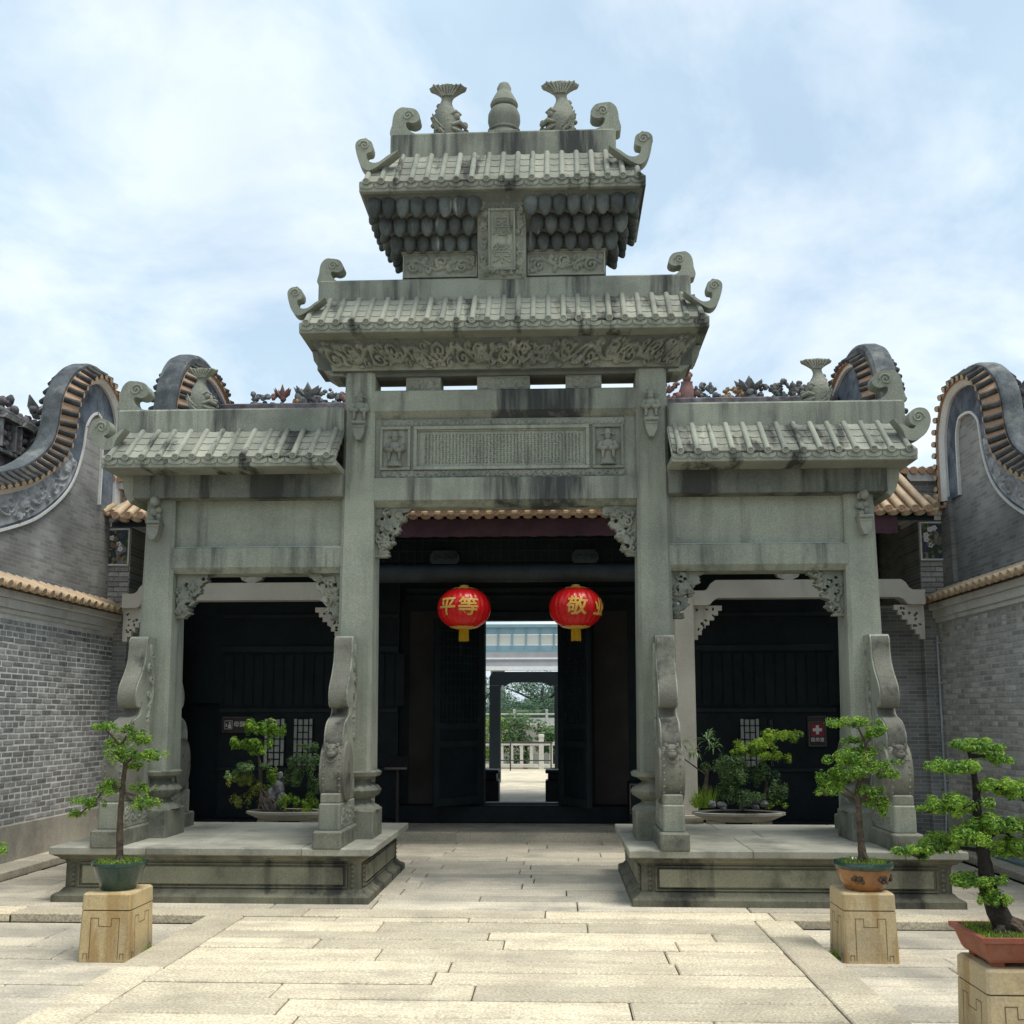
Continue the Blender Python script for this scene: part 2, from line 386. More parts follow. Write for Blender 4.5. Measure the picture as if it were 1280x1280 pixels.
class MB:
    def __init__(self):
        self.v = []; self.f = []; self.t = []; self.cur = 0.5

    def add(self, vs, fs, tint=None):
        k = len(self.v)
        self.v.extend([tuple(p) for p in vs])
        self.t.extend([self.cur if tint is None else tint] * len(vs))
        self.f.extend([tuple(i + k for i in f) for f in fs])
        return self

    def box(self, x0, x1, y0, y1, z0, z1, c=0.006, tint=None):
        c = min(c, (x1 - x0) * .45, (y1 - y0) * .45, (z1 - z0) * .45)
        X = (x0, x1); Y = (y0, y1); Z = (z0, z1)
        sg = (1, -1)
        if c <= 0:
            vs = [(X[i], Y[j], Z[k]) for i in (0, 1) for j in (0, 1) for k in (0, 1)]
            fs = [(0, 1, 3, 2), (4, 6, 7, 5), (0, 4, 5, 1), (2, 3, 7, 6), (0, 2, 6, 4), (1, 5, 7, 3)]
            return self.add(vs, fs, tint)
        vs = []; ix = {}
        for i in (0, 1):
            for j in (0, 1):
                for k in (0, 1):
                    for a in range(3):
                        p = [X[i], Y[j], Z[k]]
                        for b, s in enumerate((i, j, k)):
                            if b != a:
                                p[b] += sg[s] * c
                        ix[(i, j, k, a)] = len(vs); vs.append(p)
        fs = []

        def quad(ids, ref):
            fs.append(self._orient(vs, ids, ref))
        ctr = ((x0 + x1) / 2, (y0 + y1) / 2, (z0 + z1) / 2)
        for a in range(3):
            b, d = [q for q in range(3) if q != a]
            for s in (0, 1):
                ids = []
                for u, v in ((0, 0), (1, 0), (1, 1), (0, 1)):
                    kk = [0, 0, 0]; kk[a] = s; kk[b] = u; kk[d] = v
                    ids.append(ix[(*kk, a)])
                quad(ids, ctr)
        for a in range(3):            # edges along axis a
            b, d = [q for q in range(3) if q != a]
            for u in (0, 1):
                for v in (0, 1):
                    k0 = [0, 0, 0]; k1 = [0, 0, 0]
                    k0[b] = k1[b] = u; k0[d] = k1[d] = v; k1[a] = 1
                    quad([ix[(*k0, b)], ix[(*k1, b)], ix[(*k1, d)], ix[(*k0, d)]], ctr)
        for i in (0, 1):
            for j in (0, 1):
                for k in (0, 1):
                    quad([ix[(i, j, k, 0)], ix[(i, j, k, 1)], ix[(i, j, k, 2)]], ctr)
        return self.add(vs, fs, tint)

    @staticmethod
    def _orient(vs, ids, ctr):
        p = [Vector(vs[i]) for i in ids]
        nrm = (p[1] - p[0]).cross(p[2] - p[0])
        m = sum(p, Vector()) / len(p)
        if nrm.dot(m - Vector(ctr)) < 0:
            return tuple(reversed(ids))
        return tuple(ids)

    def prism(self, poly, a0, a1, axis='X', tint=None, poly1=None):
        """extrude a 2d outline; axis X: poly=(y,z); Y: (x,z); Z: (x,y)"""
        def mk(p, a):
            return {'X': (a, p[0], p[1]), 'Y': (p[0], a, p[1]), 'Z': (p[0], p[1], a)}[axis]
        n = len(poly)
        vs = [mk(p, a0) for p in poly] + [mk(p, a1) for p in (poly1 or poly)]
        fs = [(i, (i + 1) % n, (i + 1) % n + n, i + n) for i in range(n)]
        fs += [tuple(range(n)), tuple(range(2 * n - 1, n - 1, -1))]
        return self.add(vs, fs, tint)

    def rings(self, rings, cap0=True, cap1=True, closed=True, tint=None):
        n = len(rings[0]); vs = [p for r_ in rings for p in r_]; fs = []
        for a in range(len(rings) - 1):
            for i in range(n if closed else n - 1):
                j = (i + 1) % n
                fs.append((a * n + i, a * n + j, (a + 1) * n + j, (a + 1) * n + i))
        if cap0: fs.append(tuple(range(n - 1, -1, -1)))
        if cap1: fs.append(tuple((len(rings) - 1) * n + i for i in range(n)))
        return self.add(vs, fs, tint)

    def lathe(self, prof, c=(0, 0, 0), seg=16, sx=1.0, sy=1.0, ph=0.0, tint=None, gad=0, gadr=None):
        rs = []
        for q, (r_, z) in enumerate(prof):
            ring = []
            for i in range(seg):
                a = 2 * PI * i / seg + ph
                rr = r_
                if gad and gadr and gadr[0] <= z <= gadr[1]:
                    rr = r_ * (1 + 0.07 * math.cos(gad * a))
                ring.append((c[0] + rr * math.cos(a) * sx, c[1] + rr * math.sin(a) * sy, c[2] + z))
            rs.append(ring)
        return self.rings(rs, tint=tint)

    def tube(self, path, rad, seg=8, tint=None, flat=1.0):
        P = [Vector(p) for p in path]
        if not hasattr(rad, '__len__'):
            rad = [rad] * len(P)
        rs = []
        up = Vector((0.13, 0.21, 0.97)).normalized()
        prev = None
        for i, p in enumerate(P):
            d = (P[min(i + 1, len(P) - 1)] - P[max(i - 1, 0)]).normalized()
            if prev is None:
                a = d.cross(up)
                if a.length < 1e-3: a = d.cross(Vector((1, 0, 0)))
                a.normalize()
            else:
                a = (prev - d * prev.dot(d)).normalized()
            prev = a
            b = d.cross(a)
            rs.append([p + (a * math.cos(2 * PI * k / seg) + b * math.sin(2 * PI * k / seg) * flat) * rad[i] for k in range(seg)])
        return self.rings(rs, tint=tint)

    def blob(self, c, r_, seg=10, rn=6, tint=None, jit=0.0, rot=None):
        if not hasattr(r_, '__len__'):
            r_ = (r_, r_, r_)
        rs = []
        for j in range(1, rn):
            th = PI * j / rn
            ring = []
            for i in range(seg):
                a = 2 * PI * i / seg
                q = 1 + (random.uniform(-jit, jit) if jit else 0)
                v = Vector((math.sin(th) * math.cos(a) * r_[0] * q, math.sin(th) * math.sin(a) * r_[1] * q, -math.cos(th) * r_[2] * q))
                if rot: v = rot @ v
                ring.append((c[0] + v.x, c[1] + v.y, c[2] + v.z))
            rs.append(ring)
        return self.rings(rs, tint=tint)

    def build(self, name, mat, parent=None, smooth=False, ang=38, fix=True):
        o0 = worldloc(parent) if parent else Vector((0, 0, 0))
        me = bpy.data.meshes.new(name)
        me.from_pydata([(p[0] - o0.x, p[1] - o0.y, p[2] - o0.z) for p in self.v], [], self.f)
        if fix:
            bm = bmesh.new(); bm.from_mesh(me)
            bmesh.ops.recalc_face_normals(bm, faces=bm.faces)
            bm.to_mesh(me); bm.free()
        at = me.attributes.new('tint', 'FLOAT', 'POINT')
        at.data.foreach_set('value', np.array(self.t, dtype=np.float32))
        if smooth:
            me.polygons.foreach_set('use_smooth', [True] * len(me.polygons))
            me.set_sharp_from_angle(angle=R(ang))
        me.materials.append(MATS[mat])
        ob = bpy.data.objects.new(name, me)
        COL.objects.link(ob)
        if parent: ob.parent = parent
        return ob


def tag(o, label=None, cat=None, group=None, kind=None):
    if label: o['label'] = label
    if cat: o['category'] = cat
    if group: o['group'] = group
    if kind: o['kind'] = kind
    return o


def thing(name, loc, label, cat, group=None):
    o = bpy.data.objects.new(name, None)
    o.empty_display_size = 0.2
    COL.objects.link(o)
    o.location = loc
    return tag(o, label, cat, group)


def clone(src, parent, loc, rot=None, scale=None, name=None):
    """a piece that shares its mesh; loc in world metres for the mesh's own origin"""
    c = src.copy()
    COL.objects.link(c)
    c.parent = parent
    c.location = Vector(loc) - worldloc(parent)
    if rot: c.rotation_euler = rot
    if scale: c.scale = scale
    return c


def spline(pts, per=6, closed=False):
    n = len(pts); res = []
    P = [np.array(p, float) for p in pts]
    rngi = range(n if closed else n - 1)
    for i in rngi:
        p0 = P[(i - 1) % n] if (closed or i > 0) else P[i]
        p1 = P[i]; p2 = P[(i + 1) % n]
        p3 = P[(i + 2) % n] if (closed or i + 2 < n) else P[(i + 1) % n]
        for k in range(per):
            t = k / per
            res.append(tuple(0.5 * ((2 * p1) + (-p0 + p2) * t + (2 * p0 - 5 * p1 + 4 * p2 - p3) * t * t + (-p0 + 3 * p1 - 3 * p2 + p3) * t ** 3)))
    if not closed: res.append(tuple(P[-1]))
    return res


def spiral2(c, r0, turns, a0=0, sgn=1, n=40, r1=0.1):
    return [(c[0] + (r0 * (1 - t) + r0 * r1 * t) * math.cos(a0 + sgn * turns * 2 * PI * t),
             c[1] + (r0 * (1 - t) + r0 * r1 * t) * math.sin(a0 + sgn * turns * 2 * PI * t)) for t in np.linspace(0, 1, n)]


# ---- carved relief: strokes raised on a sheet
def height_map(W, H, nx, nz, strokes):
    xs = np.linspace(0, W, nx); zs = np.linspace(0, H, nz)
    h = np.zeros((nz, nx))
    for pts, r_, amp in strokes:
        p = np.array(pts)
        if len(p) > 1:
            seg = [p[0:1]]
            for a, b in zip(p[:-1], p[1:]):
                k = max(1, int(np.hypot(*(b - a)) / (r_ * 0.4)))
                seg.append(a + (b - a) * (np.arange(1, k + 1) / k)[:, None])
            p = np.vstack(seg)
        x0, x1 = p[:, 0].min() - r_, p[:, 0].max() + r_
        z0, z1 = p[:, 1].min() - r_, p[:, 1].max() + r_
        ii = np.where((xs >= x0) & (xs <= x1))[0]; jj = np.where((zs >= z0) & (zs <= z1))[0]
        if len(ii) == 0 or len(jj) == 0: continue
        gx, gz = np.meshgrid(xs[ii], zs[jj])
        d2 = np.full(gx.shape, 1e9)
        for q in p:
            d2 = np.minimum(d2, (gx - q[0]) ** 2 + (gz - q[1]) ** 2)
        hh = amp * np.sqrt(np.clip(1 - d2 / (r_ * r_), 0, 1))
        sub = h[np.ix_(jj, ii)]
        h[np.ix_(jj, ii)] = np.maximum(sub, hh)
    return h


def scroll_strokes(W, H, amp, pitch=None, seed=1, r_=None, m=0.02, flowers=True):
    """leafy tendril: a wavy stem with curls and leaves on both sides"""
    rd = random.Random(seed)
    pitch = pitch or H * 1.05
    r_ = r_ or H * 0.055
    st = []
    n = max(1, round(W / pitch))
    pt = W / n
    st.append(([(x, H / 2 + (H * 0.22) * math.sin(2 * PI * x / (2 * pt) + .4)) for x in np.linspace(m, W - m, n * 14)], r_, amp * 0.8))
    for i in range(n):
        cx = (i + 0.5) * pt
        up = 1 if i % 2 == 0 else -1
        st.append((spiral2((cx + rd.uniform(-.1, .1) * pt, H * (0.5 - 0.12 * up)), H * rd.uniform(0.24, 0.3), 1.4, PI / 2 * up, up), r_, amp))
        st.append((spiral2((cx + pt * 0.42, H * (0.5 + 0.26 * up)), H * 0.15, 1.1, -PI / 2 * up, -up, 22), r_ * 0.9, amp * 0.9))
        for k in range(5):
            a = rd.uniform(0, 2 * PI); x = cx + rd.uniform(-.5, .5) * pt; z = H * rd.uniform(0.12, 0.88)
            ln = H * rd.uniform(0.08, 0.2)
            st.append(([(x, z), (x + ln * .5 * math.cos(a + .3), z + ln * .5 * math.sin(a + .3)), (x + ln * math.cos(a), z + ln * math.sin(a))], r_ * rd.uniform(0.8, 1.3), amp * rd.uniform(.6, 1.0)))
        if flowers and i % 3 == 1:
            for k in range(6):
                a = k * PI / 3
                st.append(([(cx + H * .13 * math.cos(a), H / 2 + H * .13 * math.sin(a))], H * 0.085, amp * 1.15))
            st.append(([(cx, H / 2)], H * 0.08, amp * 1.4))
    return [([(min(max(x, m), W - m), min(max(z, m), H - m)) for x, z in p], a, b) for p, a, b in st]


def relief(name, mat, parent, W, H, strokes, place, res=0.009, smooth=True, out_sign=-1):
    """sheet with raised carving; place(u, v, h) -> world point"""
    nx = max(6, int(W / res)); nz = max(6, int(H / res))
    h = height_map(W, H, nx, nz, strokes)
    h[0, :] = h[-1, :] = 0; h[:, 0] = h[:, -1] = 0
    m = MB()
    vs = [place(W * i / (nx - 1), H * j / (nz - 1), h[j, i]) for j in range(nz) for i in range(nx)]
    fs = [(j * nx + i, j * nx + i + 1, (j + 1) * nx + i + 1, (j + 1) * nx + i) for j in range(nz - 1) for i in range(nx - 1)]
    m.add(vs, fs)
    return m.build(name, mat, parent, smooth, 60)


def carved_slab(name, mat, parent, W, H, inside, strokes, place, thick, res=0.01):
    """openwork bracket: cells kept where inside(x,z); both faces carved"""
    nx = int(W / res) + 1; nz = int(H / res) + 1
    h = height_map(W, H, nx, nz, strokes)
    keep = {}
    for j in range(nz - 1):
        for i in range(nx - 1):
            if inside((i + .5) * W / (nx - 1), (j + .5) * H / (nz - 1)):
                keep[(i, j)] = 1
    used = {}
    vs = []; fs = []

    def vid(i, j, s):
        k = (i, j, s)
        if k not in used:
            used[k] = len(vs)
            vs.append(place(i * W / (nx - 1), j * H / (nz - 1), (thick / 2 + h[j, i]) * s))
        return used[k]
    for (i, j) in keep:
        fs.append((vid(i, j, 1), vid(i + 1, j, 1), vid(i + 1, j + 1, 1), vid(i, j + 1, 1)))
        fs.append((vid(i, j + 1, -1), vid(i + 1, j + 1, -1), vid(i + 1, j, -1), vid(i, j, -1)))
        for di, dj, a, b in ((-1, 0, (i, j), (i, j + 1)), (1, 0, (i + 1, j + 1), (i + 1, j)), (0, -1, (i + 1, j), (i, j)), (0, 1, (i, j + 1), (i + 1, j + 1))):
            if (i + di, j + dj) not in keep:
                fs.append((vid(*a, 1), vid(*b, 1), vid(*b, -1), vid(*a, -1)))
    m = MB(); m.add(vs, fs)
    return m.build(name, mat, parent, True, 50)


def text_mesh(txt, size, depth=0.004, bold=0.0, fine=0):
    cu = bpy.data.curves.new('lettering', 'FONT')
    cu.body = txt; cu.size = size; cu.extrude = depth; cu.align_x = 'CENTER'; cu.align_y = 'CENTER'; cu.offset = bold
    cu.resolution_u = 3
    ob = bpy.data.objects.new('lettering', cu)
    COL.objects.link(ob)
    dg = bpy.context.evaluated_depsgraph_get()
    dg.update()
    me = bpy.data.meshes.new_from_object(ob.evaluated_get(dg))
    if fine:
        bm = bmesh.new(); bm.from_mesh(me)
        bmesh.ops.remove_doubles(bm, verts=bm.verts, dist=1e-5)
        bmesh.ops.triangulate(bm, faces=bm.faces)
        for _ in range(5):
            le = [e for e in bm.edges if e.calc_length() > fine]
            if not le: break
            bmesh.ops.subdivide_edges(bm, edges=le, cuts=1)
            bmesh.ops.triangulate(bm, faces=[f for f in bm.faces if len(f.verts) > 3])
        bm.to_mesh(me); bm.free()
    vs = [tuple(v.co) for v in me.vertices]; fs = [tuple(p.vertices) for p in me.polygons]
    bpy.data.objects.remove(ob); bpy.data.curves.remove(cu); bpy.data.meshes.remove(me)
    return vs, fs


def lettering(name, mat, parent, txt, size, place, depth=0.004, bold=0.0):
    vs, fs = text_mesh(txt, size, depth, bold)
    if not vs: return None
    # centre each glyph on its own box
    xs = [v[0] for v in vs]; ys = [v[1] for v in vs]
    cx, cy = (min(xs) + max(xs)) / 2, (min(ys) + max(ys)) / 2
    m = MB(); m.add([place(x - cx, y - cy, z) for x, y, z in vs], fs)
    return m.build(name, mat, parent, fix=False)


# ================================================================== THE SETTING
gnd = MB()
gnd.add([(-900, -900, -0.16), (900, -900, -0.16), (900, 900, -0.16), (-900, 900, -0.16)], [(0, 1, 2, 3)])
tag(gnd.build('ground', 'ground_mat'), kind='structure')


def slab_rows(parent, x0, x1, y0, y1, ztop, mat, dmin=0.27, dmax=0.37, lmin=0.9, lmax=2.0, gap=0.016, along='X', thick=0.06, rows=None, zjit=0.003, seed=1, hole=None):
    rd = random.Random(seed)
    a = y0 if along == 'X' else x0
    a_end = y1 if along == 'X' else x1
    k = 0
    while a < a_end - 0.02:
        d = rows[k % len(rows)] if rows else rd.uniform(dmin, dmax)
        if a + d > a_end - 0.12: d = a_end - a
        b = (x0 if along == 'X' else y0)
        b_end = (x1 if along == 'X' else y1)
        first = True
        while b < b_end - 0.02:
            ln = rd.uniform(lmin, lmax) * (rd.uniform(0.35, 1) if first else 1)
            first = False
            if b + ln > b_end - 0.4: ln = b_end - b
            zj = rd.uniform(-zjit, zjit)
            g2 = gap / 2 * rd.uniform(0.6, 1.2) * (.6 if along == 'X' else 1); g3 = gap / 2 * rd.uniform(0.9, 1.5) * (1.25 if along == 'X' else .7)
            if along == 'X': q = (b + g2, b + ln - g2, a + g3, a + d - g3)
            else: q = (a + g3, a + d - g3, b + g2, b + ln - g2)
            if not (hole and hole(*q)):
                MB().box(q[0], q[1], q[2], q[3], ztop - thick + zj, ztop + zj, 0.008, tint=rd.random()).build('slab', mat, parent)
            b += ln
        a += d; k += 1


LOW = -0.07
court = MB().box(-7, 7, -6, 8.40, -0.15, LOW - 0.014, 0).build('courtyard', 'joint'); tag(court, kind='structure')
slab_rows(court, -5.6, -2.40, 3.6, 8.40, LOW, 'paving_side', seed=3, lmin=0.8, lmax=1.7)
slab_rows(court, 2.38, 5.6, 3.6, 8.40, LOW, 'paving_side', seed=4, lmin=0.8, lmax=1.7)
near = MB().box(-7, 7, -6, 3.59, -0.10, LOW - 0.004, 0).build('near_pavement', 'ground_mat'); tag(near, kind='structure')
path = MB().box(-2.36, 2.35, 3.0, 8.385, -0.15, -0.02, 0).build('path', 'joint'); tag(path, kind='structure')
slab_rows(path, -2.035, 2.04, 3.2, 8.378, 0.0, 'paving', seed=11, rows=[0.33, 0.30, 0.28, 0.36, 0.30, 0.26, 0.37, 0.29, 0.33], lmin=1.0, lmax=2.3)
slab_rows(path, -2.36, -2.035, 3.2, 8.39, 0.0, 'paving', seed=12, along='Y', dmin=0.325, dmax=0.325, lmin=1.3, lmax=2.2)
slab_rows(path, 2.04, 2.36, 3.2, 8.39, 0.0, 'paving', seed=13, along='Y', dmin=0.32, dmax=0.32, lmin=1.3, lmax=2.2)
terr = MB().box(-5.4, 5.4, 8.42, 13.4, -0.15, -0.02, 0).build('terrace', 'joint'); tag(terr, kind='structure')
slab_rows(terr, -5.4, 5.4, 8.405, 8.72, 0.0, 'paving', seed=21, rows=[0.315], lmin=1.6, lmax=2.6, thick=0.075)


def under_plat(xa, xb, ya, yb):
    return ya > 8.98 and yb < 10.9 and ((xa > 1.25 and xb < 3.8) or (xa > -3.8 and xb < -1.25))


slab_rows(terr, -4.92, 4.95, 8.72, 13.36, 0.0, 'paving_side', seed=22, dmin=0.28, dmax=0.4, lmin=0.8, lmax=1.9, hole=under_plat)
# kerbed strips along both walls
for s, xk in ((-1, 4.93), (1, 4.99)):
    kb = MB().box(*sorted((s * (xk + .05), s * 5.42)), 8.2, 13.2, -0.15, 0.055, 0).build('wall_kerb', 'joint'); tag(kb, kind='structure')
    slab_rows(kb, *sorted((s * xk, s * 5.36)), 8.2, 13.2, 0.08, 'paving_side', seed=30 + s, along='Y', dmin=0.5, dmax=0.5, lmin=0.9, lmax=1.6, thick=0.085)

# ================================================================== SIDE WALLS
def side_wall(s, zeave, bmat, mmat, label, seed):
    rd = random.Random(seed)
    Xw = s * 5.3
    y0, y1 = -6.0, 13.35
    t = thing('courtyard_wall', (Xw, 11, 0), label, 'wall')

    def bx(m, xa, xb, *r_, **k):     # xa, xb: metres out of the wall face towards the court
        a, b = sorted((Xw - s * xa, Xw - s * xb)); return m.box(a, b, *r_, **k)
    core = bx(MB(), -0.32, -0.005, y0, y1, 0.0, zeave + 0.05, c=0).build('mortar_core', mmat, t)
    # stone plinth in blocks
    y = 8.0
    bx(MB(), -0.3, 0.03, y0, 8.0, 0.0, 0.46, c=0.006).build('plinth', 'plinth_stone', t)
    while y < y1 - 0.1:
        ln = min(rd.uniform(0.9, 1.4), y1 - y)
        if y1 - y - ln < 0.3: ln = y1 - y
        bx(MB(), -0.3, 0.03, y + .003, y + ln - .003, 0.0, 0.46, c=0.006, tint=rd.random()).build('plinth_block', 'plinth_stone', t)
        y += ln
    # bricks: one mesh per kind, shared
    LN, HT, CO = 0.205, 0.048, 0.0635
    protos = {}
    for kind, ln in (('s', LN), ('h', 0.105)):
        for q in range(7):
            m = MB(); m.box(-0.03, 0.0, -ln / 2, ln / 2, -HT / 2, HT / 2, 0.005, tint=q / 6 * rd.uniform(.8, 1))
            if s > 0: m.v = [(-a, b, c) for a, b, c in m.v]
            protos[(kind, q)] = m
    meshes = {}
    zt = zeave - 0.27
    rows = int((zt - 0.465) / CO)
    spots = []
    for r_ in range(rows):
        z = 0.465 + (r_ + 0.5) * CO
        header = (r_ % 6 == 4) or (r_ > rows - 4 and r_ % 2 == 1)
        step = (0.105 if header else LN) + 0.017
        yy = 9.17 + (0 if header else (step / 2 if r_ % 2 else 0)) + rd.uniform(-.01, .01)
        while yy < y1 - step / 2:
            spots.append((yy + rd.uniform(-.003, .003), z + rd.uniform(-.0025, .0025), 'h' if header else 's', min(6, int(abs(rd.gauss(3, 2))))))
            yy += step
    vis = [q for q in spots if q[0] > (10.35 if s < 0 else 10.15)]
    rest = [q for q in spots if q not in set(vis)]
    key = lambda q: q[0] - (0.12 if q[2] == 's' else 0) * 8
    vis.sort(key=key)
    near_b, far_b = vis[:300], vis[300:] + rest
    for (yy, z, k, q) in near_b:
        if (k, q) not in meshes:
            o = protos[(k, q)].build('brick', bmat, None)
            meshes[(k, q)] = o
            o.parent = t; o.location = Vector((Xw + rd.uniform(-.003, .003), yy, z)) - t.location
        else:
            clone(meshes[(k, q)], t, (Xw + rd.uniform(-.003, .003), yy, z))
    m = MB()
    for (yy, z, k, q) in far_b:
        p = protos[(k, q)]; dx = rd.uniform(-.003, .003)
        m.add([(a + Xw + dx, b + yy, c + z) for a, b, c in p.v], p.f, tint=p.t[0])
    tag(m.build('brick_field', bmat, t, fix=True), kind='stuff')
    # plain stretch towards the camera, outside the frame
    bx(MB(), -0.02, 0.0, y0, 9.07, 0.46, zt + 0.02, c=0).build('wall_face', 'brickwork_west' if s < 0 else 'brickwork_east', t)
    # plaster cornice in three steps
    m = MB()
    bx(m, -0.1, 0.025, y0, y1, zt - 0.005, zt + 0.05, c=0.006)
    bx(m, -0.1, 0.055, y0, y1, zt + 0.05, zt + 0.15, c=0.006)
    m.build('cornice', 'plaster_grey', t)
    m = MB(); bx(m, -0.1, 0.10, y0, y1, zt + 0.15, zt + 0.235, c=0.012); m.build('cornice_cap', 'plaster_grey', t)
    # tile coping: pan sheet with a round tile every 19 cm
    m = MB()
    prof = [(0.20, zeave - 0.03), (0.20, zeave - 0.012), (-0.12, zeave + 0.12), (-0.12, zeave + 0.03)]
    m.prism([(p[0], p[1]) for p in prof], y0, y1, 'Y')
    m.v = [(Xw - s * a, b, c) for a, b, c in m.v]
    m.build('coping_bed', 'clay_tile', t)
    pr = MB()
    path_ = [(0.225, 0, zeave - 0.012), (0.05, 0, zeave + 0.06), (-0.12, 0, zeave + 0.14)]
    pr.tube([(-s * a, 0, c - zeave) for a, b, c in path_], 0.046, 10)
    first = None
    yy = 9.0
    while yy < y1 - 0.03:
        if first is None:
            first = pr.build('coping_tile', 'clay_pale', None, True)
            first.parent = t; first.location = Vector((Xw, yy, zeave)) - t.location
        else:
            clone(first, t, (Xw, yy, zeave))
        yy += 0.175
    m = MB(); bx(m, -0.36, -0.10, y0, y1, zeave + 0.05, zeave + 0.20, c=0.03); m.build('coping_crown', 'coping_dark', t)
    return t


side_wall(-1, 2.95, 'brick_left', 'mortar_left', 'dark grey brick wall with bright white mortar and tiled coping', 5)
side_wall(1, 3.04, 'brick_right', 'mortar_right', 'pale grey brick wall with faint joints and a thin conduit', 6)

# conduit down the right-hand corner and the pipe along its kerb
m = MB(); m.tube([(5.262, 12.95, 2.6), (5.262, 12.95, 0.5), (5.24, 12.95, 0.12)], 0.012, 8)
for z in (0.8, 1.4, 2.0, 2.5): m.box(5.245, 5.30, 12.93, 12.97, z, z + 0.02, 0.003)
tag(m.build('conduit', 'conduit', None, True), 'thin pale blue conduit clipped upright to the grey brick wall', 'pipe')
m = MB(); m.tube([(5.215, y, 0.105) for y in np.linspace(8.4, 12.93, 8)], 0.016, 8)
tag(m.build('water_pipe', 'blue_pipe', None, True), 'blue green pipe lying along the foot of the brick wall', 'pipe')


# ================================================================== GABLES
def gable(s, curve, label, name_loc, xface, zbot, band_w=0.42, band_carve=True, tile_sp=0.145):
    """curve: (Y, Z) points of the tile eave line, near end first"""
    t = thing('gable_wall', name_loc, label, 'gable wall')
    C = np.array(spline(curve, 8))
    d = np.gradient(C, axis=0); d /= np.linalg.norm(d, axis=1)[:, None]
    Nn = np.stack([-d[:, 1], d[:, 0]], 1)          # left normal: up when going +Y

    def pt(i, n, x):                               # x: metres out of wall face towards the court
        return (xface - s * x, C[i, 0] + Nn[i, 0] * n, C[i, 1] + Nn[i, 1] * n)

    def strip(name, sect, mat, smooth=True):
        rs = [[pt(i, n, x) for n, x in sect] for i in range(len(C))]
        return MB().rings(rs).build(name, mat, t, smooth, 40)
    # brick body under the curve
    poly = [tuple(C[i] + Nn[i] * -0.04) for i in range(len(C))]
    poly = poly + [(poly[-1][0], zbot), (poly[0][0], zbot)]
    MB().prism(poly, xface, xface + s * 0.30, 'X').build('brick_face', 'brickwork_gable', t)
    band = strip('plaster_band', [(-band_w, -0.02), (-band_w, 0.02), (-0.05, 0.02), (-0.05, -0.02)], 'plaster_band')
    MB().rings([[pt(i, n, x) for n, x in [(-band_w - .025, -0.01), (-band_w - .025, 0.035), (-band_w + .005, 0.035), (-band_w + .005, -0.01)]] for i in range(len(C))]).build('band_edge', 'plaster_grey', band, True)
    strip('moulding', [(-0.07, -0.02), (-0.07, 0.05), (-0.03, 0.09), (0.0, 0.10), (0.0, -0.02)], 'plaster_grey')
    strip('tile_bed', [(0.0, -0.29), (-0.004, 0.125), (0.015, 0.13), (0.13, -0.02), (0.13, -0.24), (0.05, -0.29)], 'clay_tile')
    strip('coping', [(0.09, -0.24), (0.09, -0.03), (0.11, -0.02), (0.165, -0.02), (0.18, -0.035), (0.19, -0.06), (0.19, -0.19), (0.18, -0.22), (0.165, -0.24)], 'coping_dark')
    # tiles across the curve
    seg = np.r_[0, np.cumsum(np.linalg.norm(np.diff(C, axis=0), axis=1))]
    sarr = np.arange(0.06, seg[-1], tile_sp)
    k = 0
    for q in sarr:
        i = int(np.searchsorted(seg, q)); i = min(max(i, 1), len(C) - 1)
        f = (q - seg[i - 1]) / max(1e-6, seg[i] - seg[i - 1])
        cc_ = C[i - 1] * (1 - f) + C[i] * f; nn_ = Nn[i - 1] * (1 - f) + Nn[i] * f
        P_ = lambda n, x: (xface - s * x, cc_[0] + nn_[0] * n, cc_[1] + nn_[1] * n)
        m = MB(); m.tube([P_(0.03, 0.15), P_(0.075, 0.07), P_(0.135, -0.01)], [0.039, 0.037, 0.037], 8)
        tile = m.build('tile', 'dark_tile', t, True)
        if k < 60:
            e = MB(); e.tube([P_(0.026, 0.147), P_(0.0235, 0.157)], 0.034, 8); e.build('tile_end', 'clay_pale', tile, True)
        k += 1
    # far side tiles, seen on the outline
    m = MB()
    for q in sarr:
        i = int(np.searchsorted(seg, q)); i = min(max(i, 1), len(C) - 1)
        m.tube([pt(i, 0.06, -0.33), pt(i, 0.12, -0.24)], 0.034, 8)
    tag(m.build('rear_tiles', 'dark_tile', t, True), kind='stuff')
    if band_carve:
        n0 = int(len(C) * 0.42)
        sl = seg[n0]
        st = scroll_strokes(sl, band_w * 0.8, 0.035, band_w * 0.75, 5 + int(s), band_w * 0.04)

        def place(u, v, h):
            i = min(int(np.searchsorted(seg, u)), len(C) - 1)
            i0 = max(i - 1, 0); f = (u - seg[i0]) / max(1e-6, seg[i] - seg[i0]) if i > i0 else 0
            c_ = C[i0] * (1 - f) + C[i] * f; nn_ = Nn[i0] * (1 - f) + Nn[i] * f
            n_ = -band_w * 0.92 + v
            return (xface - s * (0.022 + h), c_[0] + nn_[0] * n_, c_[1] + nn_[1] * n_)
        relief('band_carving', 'band_carving', band, sl, band_w * 0.8, st, place, 0.014)
    return t


